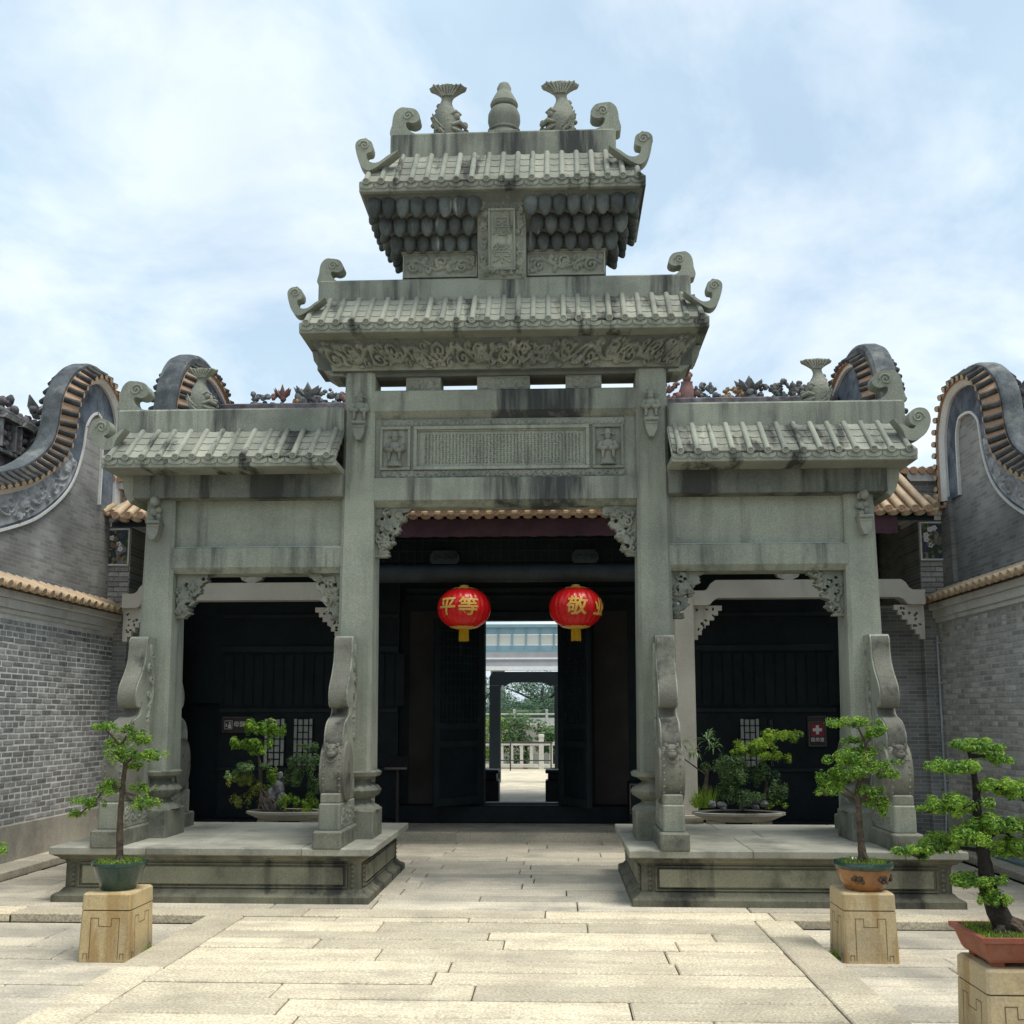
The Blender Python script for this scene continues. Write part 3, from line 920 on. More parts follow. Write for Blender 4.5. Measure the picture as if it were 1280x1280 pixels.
cl = [(7.4, 3.62), (8.6, 3.66), (9.5, 3.78), (10.05, 3.915), (10.48, 4.05), (10.95, 4.236), (11.37, 4.50), (11.60, 4.72), (11.73, 4.99), (11.77, 5.20),
      (11.82, 5.41), (12.0, 5.67), (12.24, 5.85), (12.52, 5.93), (12.85, 5.82), (13.05, 5.58), (13.12, 5.25), (13.14, 4.8), (13.14, 4.28)]
gable(-1, cl, 'curled gable wall with scroll carved blue band above the dark brick wall', (-5.45, 11.5, 0), -5.45, 2.9, 0.43)
crr = [(7.4, 3.62), (8.6, 3.66), (9.6, 3.78), (10.32, 3.973), (10.71, 4.138), (11.03, 4.343), (11.21, 4.53), (11.30, 4.734), (11.34, 4.931), (11.39, 5.157),
       (11.51, 5.338), (11.75, 5.52), (12.03, 5.60), (12.32, 5.60), (12.53, 5.52), (12.67, 5.36), (12.77, 5.15), (12.80, 4.9), (12.80, 4.28)]
gable(1, crr, 'curled gable wall with tall narrow loop above the pale brick wall', (5.45, 11.5, 0), 5.45, 2.95, 0.38)


# ================================================================== HALL BEHIND
HY = 12.6                                             # colonnade line
hall = thing('ancestral_hall', (0, 14, 0), 'dark timber hall behind the stone gate with tiled roof and pale stone posts', 'hall')
FZ = 0.12
flo = MB().box(-5.2, 5.2, 13.30, 22, -0.1, FZ - 0.012, 0).build('floor', 'paving_side', hall)
slab_rows(flo, -5.2, 5.2, 13.29, 14.5, FZ, 'paving_side', seed=41, rows=[0.42, 0.4], lmin=1.2, lmax=2.2, thick=0.12)
# brick piers, side walls
for s in (-1, 1):
    xa, xb = sorted((s * 5.12, s * 5.45))
    pier = MB().box(xa, xb, 13.02, 13.6, 0.0, 4.22, 0).build('pier', 'brickwork_front', hall)
    xi, xo = sorted((s * 4.62, s * 5.2))
    MB().box(xi, xo, 13.15, 13.6, 0.0, 3.0, 0).build('wing_wall', 'brickwork_front', hall)
    MB().box(*sorted((s * 5.12, s * 5.4)), 13.58, 22, 0.0, 4.6, 0).build('side_wall', 'brickwork_gable', hall)
    MB().box(*sorted((s * 5.40, s * 5.82)), 12.68, 13.62, 0.0, 4.32, 0).build('corner_wall', 'brickwork_gable', hall)
    # bricks below the painted panel
    first = None
    for r_ in range(8):
        z = 3.02 + r_ * 0.067
        xx = xa - (0.06 if r_ % 2 else 0.0)
        while xx < xb - 0.02:
            a, b = max(xx, xa) + .004, min(xx + 0.19, xb) - .004
            if b - a > 0.03: MB().box(a, b, 13.005, 13.06, z, z + 0.055, 0.004, tint=random.random()).build('brick', 'brick_right', pier)
            xx += 0.19
    # painted panel with a white frame
    ctr = (xa + xb) / 2
    fr = MB()
    z0, z1 = 3.56, 4.06
    fw = 0.022
    fr.box(xa + .005, xb - .005, 12.975, 13.03, z0, z0 + fw, .004); fr.box(xa + .005, xb - .005, 12.975, 13.03, z1 - fw, z1, .004)
    fr.box(xa + .005, xa + .005 + fw, 12.975, 13.03, z0 + fw, z1 - fw, .004); fr.box(xb - .005 - fw, xb - .005, 12.975, 13.03, z0 + fw, z1 - fw, .004)
    fro = fr.build('panel_frame', 'white_paint', hall)
    MB().box(xa + .02, xb - .02, 12.99, 13.02, z0 + .01, z1 - .01, 0).build('painted_panel', 'painting_west' if s < 0 else 'painting_east', fro)
    # flowers in relief over the painted ground
    for k in range(9):
        q = MB()
        px, pz = ctr + random.uniform(-.09, .09), z0 + random.uniform(.08, .42)
        for a in range(5):
            q.blob((px + .022 * math.cos(a * 1.257), 12.985, pz + .022 * math.sin(a * 1.257)), (0.018, 0.008, 0.018), 6, 4)
        q.build('painted_flower', random.choice(['ceramic_ochre', 'white_paint', 'ceramic_grey']), fro, True)
    # stepped cap of the pier and its own little tiled roof
    m = MB()
    m.box(xa - .02, xb + .02, 12.98, 13.62, 4.08, 4.14, .008); m.box(xa - .05, xb + .05, 12.94, 13.64, 4.14, 4.20, .01)
    m.build('pier_cornice', 'plaster_grey', hall)
    m = MB(); m.prism([(12.80, 4.20), (12.80, 4.225), (13.35, 4.48), (13.35, 4.20)], xa - .12, xb + .12, 'X'); bed = m.build('pier_roof', 'clay_tile', hall)
    for k in range(5):
        x = xa - .10 + k * (xb - xa + .20) / 4
        MB().tube([(x, 12.77, 4.235), (x, 13.05, 4.37), (x, 13.36, 4.51)], 0.042, 10).build('roof_tile', 'clay_pale', hall, True)
    m = MB(); m.box(ctr - .19, ctr + .19, 13.15, 13.65, 4.36, 4.62, .01); m.build('pier_block', 'brickwork_front', hall)
    m = MB(); m.prism([(ctr - .19, 4.62), (ctr - .23, 4.66), (ctr - .25, 4.74), (ctr + .25, 4.74), (ctr + .23, 4.66), (ctr + .19, 4.62)], 13.1, 13.7, 'Y'); m.build('pier_capital', 'plaster_grey', hall)
    m = MB()
    for k in range(6): m.tube([(ctr - .27 + k * .108, 13.06, 4.755), (ctr - .27 + k * .108, 13.7, 4.80)], 0.05, 8)
    m.build('pier_cap_tiles', 'clay_tile', hall, True)

# ---- roof
EY, EZ, RY, RZ = 12.18, 4.02, 16.0, 6.42
slope = math.atan2(RZ - EZ, RY - EY)
m = MB(); m.prism([(EY, EZ), (EY, EZ + 0.03), (RY, RZ + 0.03), (2 * RY - EY, EZ + 0.03), (2 * RY - EY, EZ), (RY, RZ - 0.03)], -5.0, 5.0, 'X')
roof = m.build('roof', 'clay_tile', hall)
SP = 0.157
tl = MB(); nseg = 9
L_ = math.hypot(RY - EY, RZ - EZ)
tl.tube([(0, math.cos(slope) * L_ * q / nseg, math.sin(slope) * L_ * q / nseg) for q in range(nseg + 1)], [0.048 - (0.004 if q % 2 else 0) for q in range(nseg + 1)], 10)
first = None; firstc = None; firstp = None
x = -4.95
i = 0
while x < 4.97:
    if first is None:
        first = tl.build('roof_tile', 'clay_pale', None, True); first.parent = roof; first.location = Vector((x, EY - 0.05, EZ + 0.045)) - worldloc(roof)
        e = MB(); e.lathe([(0.051, 0), (0.051, 0.012), (0.036, 0.016), (0.034, 0.008), (0.012, 0.008), (0.010, 0.016), (0.002, 0.017)], seg=14)
        e.v = [(a, -c, b) for a, b, c in e.v]
        firstc = e.build('tile_end', 'clay_tile', None, True); firstc.parent = roof; firstc.location = Vector((x, EY - 0.05, EZ + 0.045)) - worldloc(roof)
        e = MB()
        for q in range(4):
            pl = [(-0.055, 0.0), (-0.03, -0.014), (0, -0.02), (0.03, -0.014), (0.055, 0.0)]
            e.prism([(a_, b_ + 0.010 - q * 0.016 + .03) for a_, b_ in pl] + [(0.055, 0.022 - q * 0.016 + .03), (-0.055, 0.022 - q * 0.016 + .03)], 0.0 + q * .01, 0.10, 'Y')
        firstp = e.build('drip_tile', 'clay_pale', None); firstp.parent = roof; firstp.location = Vector((x + SP / 2, EY - 0.03, EZ)) - worldloc(roof)
    else:
        clone(first, roof, (x, EY - 0.05, EZ + 0.045)); clone(firstc, roof, (x, EY - 0.05, EZ + 0.045)); clone(firstp, roof, (x + SP / 2, EY - 0.03, EZ))
    x += SP; i += 1
# fascia, soffit
m = MB(); zz = [(xx, 3.77 + 0.012 * abs(math.sin(xx * 14))) for xx in np.linspace(-4.6, 4.6, 180)]
m.prism(zz + [(4.6, 4.0), (-4.6, 4.0)], 12.22, 12.25, 'Y'); m.build('fascia_board', 'fascia_board', hall)
m = MB(); m.prism([(12.26, 4.0), (16, 6.33), (16, 6.28), (12.26, 3.94)], -5.05, 5.05, 'X'); m.build('ceiling', 'timber', hall)
# ridge
MB().box(-5.0, 5.0, 15.85, 16.15, 6.35, 6.66, 0.02).build('roof_ridge', 'ridge_dark', hall)

# ---- pale stone colonnade
for s in (-1, 1):
    xc = s * 2.05
    m = MB(); m.box(xc - .125, xc + .125, HY - .125, HY + .125, 0.42, 4.1, .02); m.build('stone_post', 'pale_stone', hall)
    m = MB(); m.lathe([(0.20, 0.0), (0.20, 0.06), (0.25, 0.10), (0.27, 0.15), (0.24, 0.20), (0.19, 0.23), (0.21, 0.26), (0.25, 0.29), (0.25, 0.32)], (xc, HY, 0.11), 20)
    m.build('post_base', 'pale_stone', hall, True)
    MB().box(xc - .28, xc + .28, HY - .28, HY + .28, -0.02, 0.11, .01).build('post_plinth', 'pale_stone', hall)
    # camel-back lintel of the side bay
    xA, xB = s * 2.17, s * 4.98
    u = lambda a: xA + (xB - xA) * a
    top = [(0.0, 3.13), (0.05, 3.13), (0.065, 3.15), (0.08, 3.22), (0.10, 3.26), (0.9, 3.26), (0.92, 3.22), (0.935, 3.15), (0.95, 3.13), (1.0, 3.13)]
    bot = [(1.0, 2.95), (0.94, 2.95), (0.925, 2.96), (0.91, 3.01), (0.89, 3.04), (0.11, 3.04), (0.09, 3.01), (0.075, 2.96), (0.06, 2.95), (0.0, 2.95)]
    m = MB(); m.prism([(u(a), z) for a, z in top + bot], HY - .10, HY + .10, 'Y'); m.build('stone_lintel', 'pale_stone', hall)
    # openwork brackets at both ends of the lintel
    for e, sg in ((0, 1), (1, -1)):
        W_, H_ = 0.36, 0.42
        holes = [(0.05 + random.uniform(0, .24), 0.1 + random.uniform(0, .28)) for _ in range(14)]

        def ins(x_, z_, holes=holes):
            st_ = 0.36 - math.floor((0.42 - z_) / 0.06) * 0.05
            if x_ > st_: return False
            return all((x_ - a) ** 2 + (z_ - b) ** 2 > 0.016 ** 2 for a, b in holes) or x_ < 0.02
        xo_ = (xA if e == 0 else xB)
        pl_ = lambda x_, z_, h, xo_=xo_, sg=sg: (xo_ + s * sg * x_, HY - h, 2.95 - H_ + z_)
        carved_slab('lintel_bracket', 'pale_stone', hall, W_, H_, ins, [], pl_, 0.07, 0.012)
    # little carved cushions on the lintel
    m = MB(); xm = u(0.42)
    m.prism([(xm - .18, 3.40), (xm - .12, 3.30), (xm - .03, 3.262), (xm + .03, 3.262), (xm + .12, 3.30), (xm + .18, 3.40)], HY - .05, HY + .05, 'Y')
    for q in (-1, 1): m.tube([(xm + q * .09 + a, HY - .055, 3.335 + b) for a, b in spiral2((0, 0), .035, 1.2)], .010, 6)
    m.build('lintel_cushion', 'pale_stone', hall, True)
# round beam and bracket cushions in the middle bay
m = MB(); m.tube([(x, HY, 3.375) for x in np.linspace(-1.93, 1.93, 6)], 0.115, 18); m.build('round_beam', 'timber_beam', hall, True)
for xa, xb in ((-1.09, -0.72), (0.69, 1.02)):
    m = MB()
    c0 = (xa + xb) / 2; hw = (xb - xa) / 2
    m.prism([(c0 - hw, 3.53), (c0 - hw, 3.60), (c0 - hw + .05, 3.66), (c0 + hw - .05, 3.66), (c0 + hw, 3.60), (c0 + hw, 3.53), (c0 + hw - .03, 3.49), (c0 - hw + .03, 3.49)], HY - .06, HY + .06, 'Y')
    for q in (-1, 0, 1): m.tube([(c0 + q * .1 + a, HY - .065, 3.575 + b) for a, b in spiral2((0, 0), .045, 1.5)], .012, 6)
    m.build('beam_cushion', 'timber_beam', hall, True)
# upper lattice frieze behind the beam
MB().box(-1.95, 1.95, 12.72, 12.78, 3.45, 4.05, .01).build('frieze_board', 'timber', hall)
fl = MB()
for x in np.arange(-1.9, 1.91, 0.10): fl.box(x - .008, x + .008, 12.695, 12.72, 3.5, 4.0, 0)
for z in (3.55, 3.68, 3.82, 3.95): fl.box(-1.9, 1.9, 12.69, 12.715, z - .008, z + .008, 0)
fl.build('frieze_lattice', 'timber_lattice', hall)

# ---- door wall (with the doorway) and the passage
DY = 14.6
DX0, DX1, DT, DB = -0.535, 0.505, 2.965, 0.36
for xa, xb, z0, z1 in ((-5.1, DX0, FZ, 5.6), (DX1, 5.1, FZ, 5.6), (DX0, DX1, DT, 5.6)):
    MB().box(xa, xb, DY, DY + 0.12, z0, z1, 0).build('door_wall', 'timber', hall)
MB().box(-1.75, 1.75, DY - 0.17, DY + 0.02, FZ, DB, .015).build('threshold', 'timber', hall)
MB().box(DX0, DX1, DY - 0.03, DY + 0.14, DB - .01, DB + .03, .004).build('door_sill', 'timber_beam', hall)
for x in (DX0 - .06, DX1 + .06): MB().box(x - .06, x + .06, DY - 0.08, DY + 0.16, FZ, 3.1, .012).build('door_jamb', 'timber', hall)
MB().box(DX0 - .3, DX1 + .3, DY - 0.08, DY + 0.16, DT, DT + .13, .012).build('door_head', 'timber', hall)
m = MB(); m.box(-1.7, 1.7, DY - .05, DY + .01, 3.28, 3.34, .01); m.box(-1.7, 1.7, DY - .05, DY + .01, 2.93 + .45, 2.95 + .50, .01); m.build('head_rail', 'timber_lattice', hall)
for xa, xb in ((-1.62, -1.12), (1.02, 1.5)): MB().box(xa, xb, DY - .03, DY + .01, FZ + .25, 3.1, 0).build('plaster_panel', 'inner_plaster', hall)


def door_leaf(p0, p1, name):
    """leaf between hinge p0 and free edge p1 on plan"""
    a = Vector((p0[0], p0[1], 0)); b = Vector((p1[0], p1[1], 0)); d = (b - a); ln = d.length; d.normalize(); nn = Vector((d.y, -d.x, 0))
    if nn.y > 0: nn = -nn

    def bx(m, u0, u1, z0, z1, n0, n1):
        vs = [tuple(a + d * u + nn * n + Vector((0, 0, z))) for u in (u0, u1) for n in (n0, n1) for z in (z0, z1)]
        m.add(vs, [(0, 1, 3, 2), (4, 6, 7, 5), (0, 4, 5, 1), (2, 3, 7, 6), (0, 2, 6, 4), (1, 5, 7, 3)])
    m = MB(); bx(m, 0, ln, 0.40, 2.92, -0.02, 0.02)
    leaf = m.build(name, 'timber', hall)
    m = MB()
    for u0, u1, z0, z1 in ((0, .07, .4, 2.92), (ln - .07, ln, .4, 2.92), (.07, ln - .07, .4, .5), (.07, ln - .07, 1.18, 1.26), (.07, ln - .07, 1.42, 1.5), (.07, ln - .07, 2.82, 2.92)):
        bx(m, u0, u1, z0, z1, 0.02, 0.045)
    m.build('stile_frame', 'timber_lattice', leaf)
    m = MB()
    for u in np.arange(.12, ln - .08, .075): bx(m, u - .009, u + .009, 1.5, 2.82, 0.02, 0.036)
    for q, z in enumerate(np.arange(1.56, 2.8, .11)):
        bx(m, .08 + (.08 if q % 2 else 0), ln - .08 - (0 if q % 2 else .08), z - .008, z + .008, 0.02, 0.038)
    m.build('lattice', 'timber_lattice', leaf)
    return leaf


door_leaf((-0.60, 14.42), (-1.17, 13.78), 'door_leaf')
door_leaf((0.565, 14.42), (0.93, 13.65), 'door_leaf')

# side bay timber fronts
for s in (-1, 1):
    xA, xB = sorted((s * 1.75, s * 4.9))
    wy = 14.40
    opening = (-4.93, -4.31) if s < 0 else (4.36, 4.88)
    a, b = (opening[1], xB) if s < 0 else (xA, opening[0])
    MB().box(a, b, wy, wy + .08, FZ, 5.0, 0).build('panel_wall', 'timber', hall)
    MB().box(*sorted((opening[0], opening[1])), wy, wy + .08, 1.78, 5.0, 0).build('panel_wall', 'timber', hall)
    MB().box(opening[0], opening[1], wy + .5, wy + .55, FZ, 1.9, 0).build('inner_door', 'timber', hall)
    m = MB()
    for z, h in ((3.02, .06), (2.55, .09), (1.68, .06), (0.86, .05)): m.box(a, b, wy - .04, wy + .01, z - h / 2, z + h / 2, .006)
    m.build('rail', 'timber_lattice', hall)
    for x in np.arange(a + .05, b, .145): MB().box(x, x + .13, wy - .014, wy + .01, 1.74, 2.48, .006).build('plank', 'timber', hall)
    wins = [(-3.66, -3.36), (-3.24, -2.96)] if s < 0 else [(3.03, 3.30), (3.42, 3.50)]
    for xa, xb in wins:
        pn = MB().box(xa, xb, wy - .012, wy + .01, .90, 1.56, 0).build('window', 'window_paper', hall)
        m = MB()
        w_ = xb - xa
        for u in (0.0, .22, .5, .78, 1.0): m.box(xa + u * w_ - .007, xa + u * w_ + .007, wy - .03, wy - .012, .90, 1.56, 0)
        for q, z in enumerate(np.linspace(.90, 1.56, 8)):
            if q % 2 == 0: m.box(xa, xb, wy - .028, wy - .012, z - .007, z + .007, 0)
            else: m.box(xa + .2 * w_, xb - .2 * w_, wy - .028, wy - .012, z - .007, z + .007, 0)
        m.build('window_lattice', 'timber', pn)
    MB().box(xA, xB, wy - .25, wy + .1, FZ - .01, FZ + .07, .01).build('side_threshold', 'timber', hall)

# passage beyond the doors: side walls, roof, rear wall with wide opening
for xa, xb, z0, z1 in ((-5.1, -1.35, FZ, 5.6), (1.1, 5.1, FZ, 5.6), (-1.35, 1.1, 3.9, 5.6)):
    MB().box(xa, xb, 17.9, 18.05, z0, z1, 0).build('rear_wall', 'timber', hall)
for q, (xa, xb) in enumerate(((-0.92, -0.52), (0.285, 0.66))):
    m = MB(); m.box(xa, xb, 17.75, 18.2, FZ, 0.50, .01); m.box(xa + .04, xb - .04, 17.8, 18.15, .50, .62, .02); m.box(xa, xb, 17.72, 18.2, .62, .68, .01)
    m.build('door_stone', 'timber_beam', hall)
# hall gables seen over the gate
for s in (-1, 1):
    cv = [(a_ + .12, b_ + .10) for a_, b_ in [(14.15, 5.3), (14.2, 5.9), (14.35, 6.35), (14.65, 6.68), (15.1, 6.83), (15.6, 6.80), (16.1, 6.58), (16.5, 6.15), (16.7, 5.6), (16.75, 5.0)]]
    C = np.array(spline(cv, 6)); d = np.gradient(C, axis=0); d /= np.linalg.norm(d, axis=1)[:, None]; Nn = np.stack([-d[:, 1], d[:, 0]], 1)
    X0 = s * 5.02
    P_ = lambda i, n, x: (X0 - s * x, C[i, 0] + Nn[i, 0] * n, C[i, 1] + Nn[i, 1] * n)
    body = MB().prism([tuple(c) for c in C] + [(16.75, 4.2), (14.15, 4.2)], X0, X0 + s * .3, 'X').build('gable', 'plaster_band', hall)
    MB().rings([[P_(i, n, x) for n, x in [(-.05, -.02), (-.05, .05), (0, .06), (0, -.02)]] for i in range(len(C))]).build('gable_moulding', 'white_paint', body, True)
    MB().rings([[P_(i, n, x) for n, x in [(0, -.3), (0, .12), (.02, .12), (.12, -.02), (.12, -.3)]] for i in range(len(C))]).build('tile_bed', 'clay_tile', body, True)
    MB().rings([[P_(i, n, x) for n, x in [(.10, -.34), (.10, -.04), (.22, -.02), (.27, -.05), (.285, -.12), (.285, -.24), (.25, -.33)]] for i in range(len(C))]).build('gable_coping', 'coping_dark', body, True)
    seg = np.r_[0, np.cumsum(np.linalg.norm(np.diff(C, axis=0), axis=1))]
    for q in np.arange(.08, seg[-1], .14):
        i = min(int(np.searchsorted(seg, q)), len(C) - 1)
        MB().tube([P_(i, .03, .15), P_(i, .13, -.02)], .036, 8).build('tile', 'dark_tile', body, True)
        MB().tube([P_(i, .03, -.47), P_(i, .13, -.28)], .042, 8).build('tile', 'dark_tile', body, True)


# ceramic ornaments on the hall ridge
def leaf_star(m, c, n, r_, h, tilt=0.5):
    for k in range(n):
        a = 2 * PI * k / n + 0.3
        d = Vector((math.cos(a), math.sin(a) * .4, 0))
        p0 = Vector(c); p1 = p0 + d * r_ * .7 + Vector((0, 0, h * .55)); p2 = p0 + d * r_ + Vector((0, 0, h))
        m.tube([p0, p1, p2], [r_ * .22, r_ * .34, 0.004], 7, flat=.45)
    m.tube([Vector(c), Vector(c) + Vector((0, 0, h * .75)), Vector(c) + Vector((0, 0, h * 1.35))], [r_ * .25, r_ * .36, .004], 7, flat=.5)


def lump_cluster(m, c, n, spread, size, rd=random):
    for k in range(n):
        m.blob((c[0] + rd.uniform(-1, 1) * spread[0], c[1] + rd.uniform(-1, 1) * spread[1], c[2] + rd.uniform(0, 1) ** 1.3 * spread[2]),
               (size * rd.uniform(.6, 1.3), size * rd.uniform(.6, 1.1), size * rd.uniform(.6, 1.3)), 7, 5, jit=.12)


ZR = 6.66
for (xc, kind, sc, mt) in ((-4.35, 'l', .6, 'ceramic_grey'), (-4.0, 'f', .75, 'ceramic_red'), (-3.72, 'o', .5, 'ceramic_ochre'), (-3.58, 's', 1.0, 'ceramic_grey'), (-3.2, 'l', .8, 'ceramic_grey'), (-2.85, 'f', .55, 'ceramic_red'),
                            (-2.6, 'l', .7, 'ceramic_grey'), (2.28, 'l', .9, 'ceramic_red'), (2.62, 'p', 1.0, 'ceramic_red'), (2.95, 'l', .8, 'ceramic_grey'), (3.35, 'l', .6, 'ceramic_ochre'), (3.62, 's', 1.0, 'ceramic_grey'),
                            (3.95, 'l', .8, 'ceramic_grey'), (4.25, 'l', 1.0, 'ceramic_grey'), (4.5, 'l', .8, 'ceramic_grey')):
    m = MB()
    if kind == 's': leaf_star(m, (xc, 16, ZR + .10), 7, .24 * sc, .22 * sc); lump_cluster(m, (xc, 16, ZR), 10, (.2, .08, .12), .07)
    elif kind == 'f': leaf_star(m, (xc, 16, ZR + .10), 7, .2 * sc, .26 * sc); lump_cluster(m, (xc, 16, ZR), 8, (.16, .06, .16), .05)
    elif kind == 'p':
        m.lathe([(.14, 0), (.15, .1), (.11, .2), (.09, .27), (.10, .30)], (xc, 16, ZR), 10, 1, .7); m.blob((xc, 15.98, ZR + .37), (.075, .075, .085)); m.blob((xc, 16, ZR + .42), (.10, .08, .06), jit=.1)
        lump_cluster(m, (xc, 16, ZR), 10, (.22, .08, .15), .06)
    elif kind == 'o': lump_cluster(m, (xc, 15.95, ZR), 7, (.1, .05, .1), .05)
    else: lump_cluster(m, (xc, 16, ZR), int(30 * sc) + 8, (.24 * sc, .08, .30 * sc), .045); leaf_star(m, (xc + .05, 15.95, ZR + .12 * sc), 6, .12 * sc, .12 * sc)
    m.build('ridge_ornament', mt, hall, True, 50)

# ornate ridges of the wings behind the side gables
def ridge_block(X, Y0, Y1, z0, s, label):
    t = thing('ridge_ornament', (X, (Y0 + Y1) / 2, z0), label, 'roof ornament')
    MB().box(X - .12, X + .12, Y0, Y1, z0 - 1.2, z0 + .55, .02).build('ridge_wall', 'ridge_dark', t)
    for zz_ in (z0 + .0, z0 + .48): MB().box(X - .17, X + .17, Y0 - .04, Y1 + .04, zz_, zz_ + .06, .015).build('ridge_moulding', 'ceramic_grey', t)
    n_ = max(2, int((Y1 - Y0) / .42))
    for k in range(n_):
        yc = Y0 + (k + .5) * (Y1 - Y0) / n_
        m = MB(); f = -s
        for q in (-1, 1): m.box(*sorted((X + f * .12, X + f * .20)), yc + q * .15 - .018, yc + q * .15 + .018, z0 + .06, z0 + .48, .006)
        m.prism([(yc - .2, z0 + .40), (yc - .13, z0 + .47), (yc + .13, z0 + .47), (yc + .2, z0 + .40)], X + f * .12, X + f * .24, 'X')
        m.build('shrine_frame', 'ceramic_grey', t)
        m = MB(); lump_cluster(m, (X + f * .15, yc, z0 + .08), 9, (.03, .1, .28), .045); m.build('shrine_figures', 'ridge_dark', t, True, 50)
    m = MB(); rd = random.Random(4)
    for k in range(int((Y1 - Y0) * 26)): m.blob((X + rd.uniform(-.12, .12), rd.uniform(Y0, Y1), z0 + .55 + rd.random() ** 1.6 * .22), (.05, .065, .06), 7, 5, jit=.15)
    m.build('crest_carving', 'ridge_dark', t, True, 50)
    m = MB(); lump_cluster(m, (X, Y1 - .05, z0 + .1), 16, (.1, .18, .5), .075); m.build('end_carving', 'ridge_dark', t, True, 50)
    m = MB(); yc = (Y0 + Y1) / 2 + .1
    for q in (-1, 1): m.tube([(X, yc, z0 + .72), (X, yc + q * .10, z0 + .85), (X, yc + q * .2, z0 + .97)], [.05, .085, .01], 8, flat=.4)
    m.build('crest_leaf', 'ceramic_grey', t, True)
    return t


ridge_block(-6.15, 11.2, 13.3, 4.66, -1, 'dark carved ceramic roof ridge with small shrines and leaf crest')
ridge_block(6.25, 11.7, 13.05, 4.72, 1, 'dark ceramic roof ridge peeping over the narrow loop gable')
# roofs of the wings carrying those ridges
for s, xr in ((-1, 6.15), (1, 6.25)):
    t = thing('wing_roof', (s * 7.0, 10, 0), 'tiled wing roof hidden behind the %s gable' % ('scroll carved' if s < 0 else 'narrow loop'), 'roof')
    MB().prism([(s * 5.75, 3.0), (s * 5.75, 3.3), (s * xr, 3.5), (s * 8.5, 3.2), (s * 8.5, 3.0)], 7.4, 13.0, 'Y').build('roof_body', 'dark_tile', t)
    MB().box(*sorted((s * 5.82, s * 8.4)), 7.4, 13.0, 0.0, 3.05, 0).build('wall', 'brickwork_gable', t)


# ================================================================== STONE PLATFORMS
PT = 0.47                                             # platform top
GY = 9.80                                             # middle plane of the gate
plats = {}
for s in (-1, 1):
    x0, x1 = sorted((s * 1.125, s * 3.90))
    y0, y1 = 8.90, 11.0
    t = thing('stone_platform', ((x0 + x1) / 2, (y0 + y1) / 2, 0),
              'weathered stone platform carrying the gate columns, %s' % ('a green glazed pot standing before it' if s < 0 else 'a brown and green pot standing before it'), 'platform')
    plats[s] = t
    # stepped and hollowed body as stacked frusta
    cx, cy = (x0 + x1) / 2, (y0 + y1) / 2
    hx, hy = (x1 - x0) / 2, (y1 - y0) / 2

    def ringsq(dx, z, cx=cx, cy=cy, hx=hx, hy=hy):
        a, b = hx + dx, hy + dx
        return [(cx - a, cy - b, z), (cx + a, cy - b, z), (cx + a, cy + b, z), (cx - a, cy + b, z)]
    MB().rings([ringsq(d, z) for d, z in ((0.0, -0.02), (0.0, 0.055), (-.012, 0.068), (-.05, 0.085), (-.075, 0.115))]).build('base_moulding', 'platform_stone', t, True, 25)
    MB().rings([ringsq(d, z) for d, z in ((-.085, 0.10), (-.085, 0.345))]).build('body', 'platform_stone', t)
    MB().rings([ringsq(d, z) for d, z in ((-.08, 0.335), (-.075, 0.35), (-.045, 0.36), (-.04, 0.375), (0.005, 0.40), (0.012, 0.415))]).build('cornice', 'platform_stone', t, True, 25)
    # top slabs
    rd = random.Random(60 + s)
    ys = [y0 - .025, y0 + .36, y0 + .95, y0 + 1.55, y1 + .025]
    for a, b in zip(ys[:-1], ys[1:]):
        xx = x0 - .03
        while xx < x1 + .02:
            ln = rd.uniform(.7, 1.4)
            if xx + ln > x1 - .35: ln = x1 + .03 - xx
            MB().box(xx + .0015, xx + ln - .0015, a + .0015, b - .0015, 0.405, PT, .008, tint=rd.random()).build('slab', 'platform_top', t)
            xx += ln
    # recessed panels: raised field with dark groove, small pilasters at the corners
    def face_panel(u0, u1, fn, nm):
        m = MB()
        fr = 0.014
        for a, b, c, d in ((u0, u1, .122, .122 + fr), (u0, u1, .332 - fr, .332), (u0, u0 + fr, .122 + fr, .332 - fr), (u1 - fr, u1, .122 + fr, .332 - fr)):
            m.box(*fn(a, b, 0.0, 0.022), c, d, .004)
        fo = m.build('panel_frame', 'platform_stone', t)
        MB().box(*fn(u0 + .036, u1 - .036, 0.0, 0.020), .122 + .030, .332 - .030, .006).build('panel_field', 'platform_panel', fo)
        for ue in (u0 - .06, u1 + .025):
            m = MB()
            for k in range(5): m.box(*fn(ue, ue + .035, 0.0, .02), .125 + k * .041, .125 + k * .041 + .036, .012)
            m.build('pilaster', 'platform_stone', t)
    fy = y0 + .085
    face_panel(x0 + .20, x1 - .20, lambda a, b, n0, n1, fy=fy: (a, b, fy - n1, fy + .004), 'front')
    for sx, xe in ((-1, x0 + .085), (1, x1 - .085)):
        face_panel(y0 + .20, y1 - .20, lambda a, b, n0, n1, sx=sx, xe=xe: (*sorted((xe + sx * n1, xe - sx * .004)), a, b), 'side')

# ================================================================== THE GATE
gate = thing('memorial_gate', (0, GY, PT), 'tall grey green carved stone memorial gate with three tiled roofs', 'gate')
FYg = GY - 0.20                                       # column front plane 9.60


def cbx(x0, x1, y0, y1, z0, z1, c, name, mat, parent=None, **k):
    return MB().box(min(x0, x1), max(x0, x1), y0, y1, z0, z1, c).build(name, mat, parent or gate, **k)


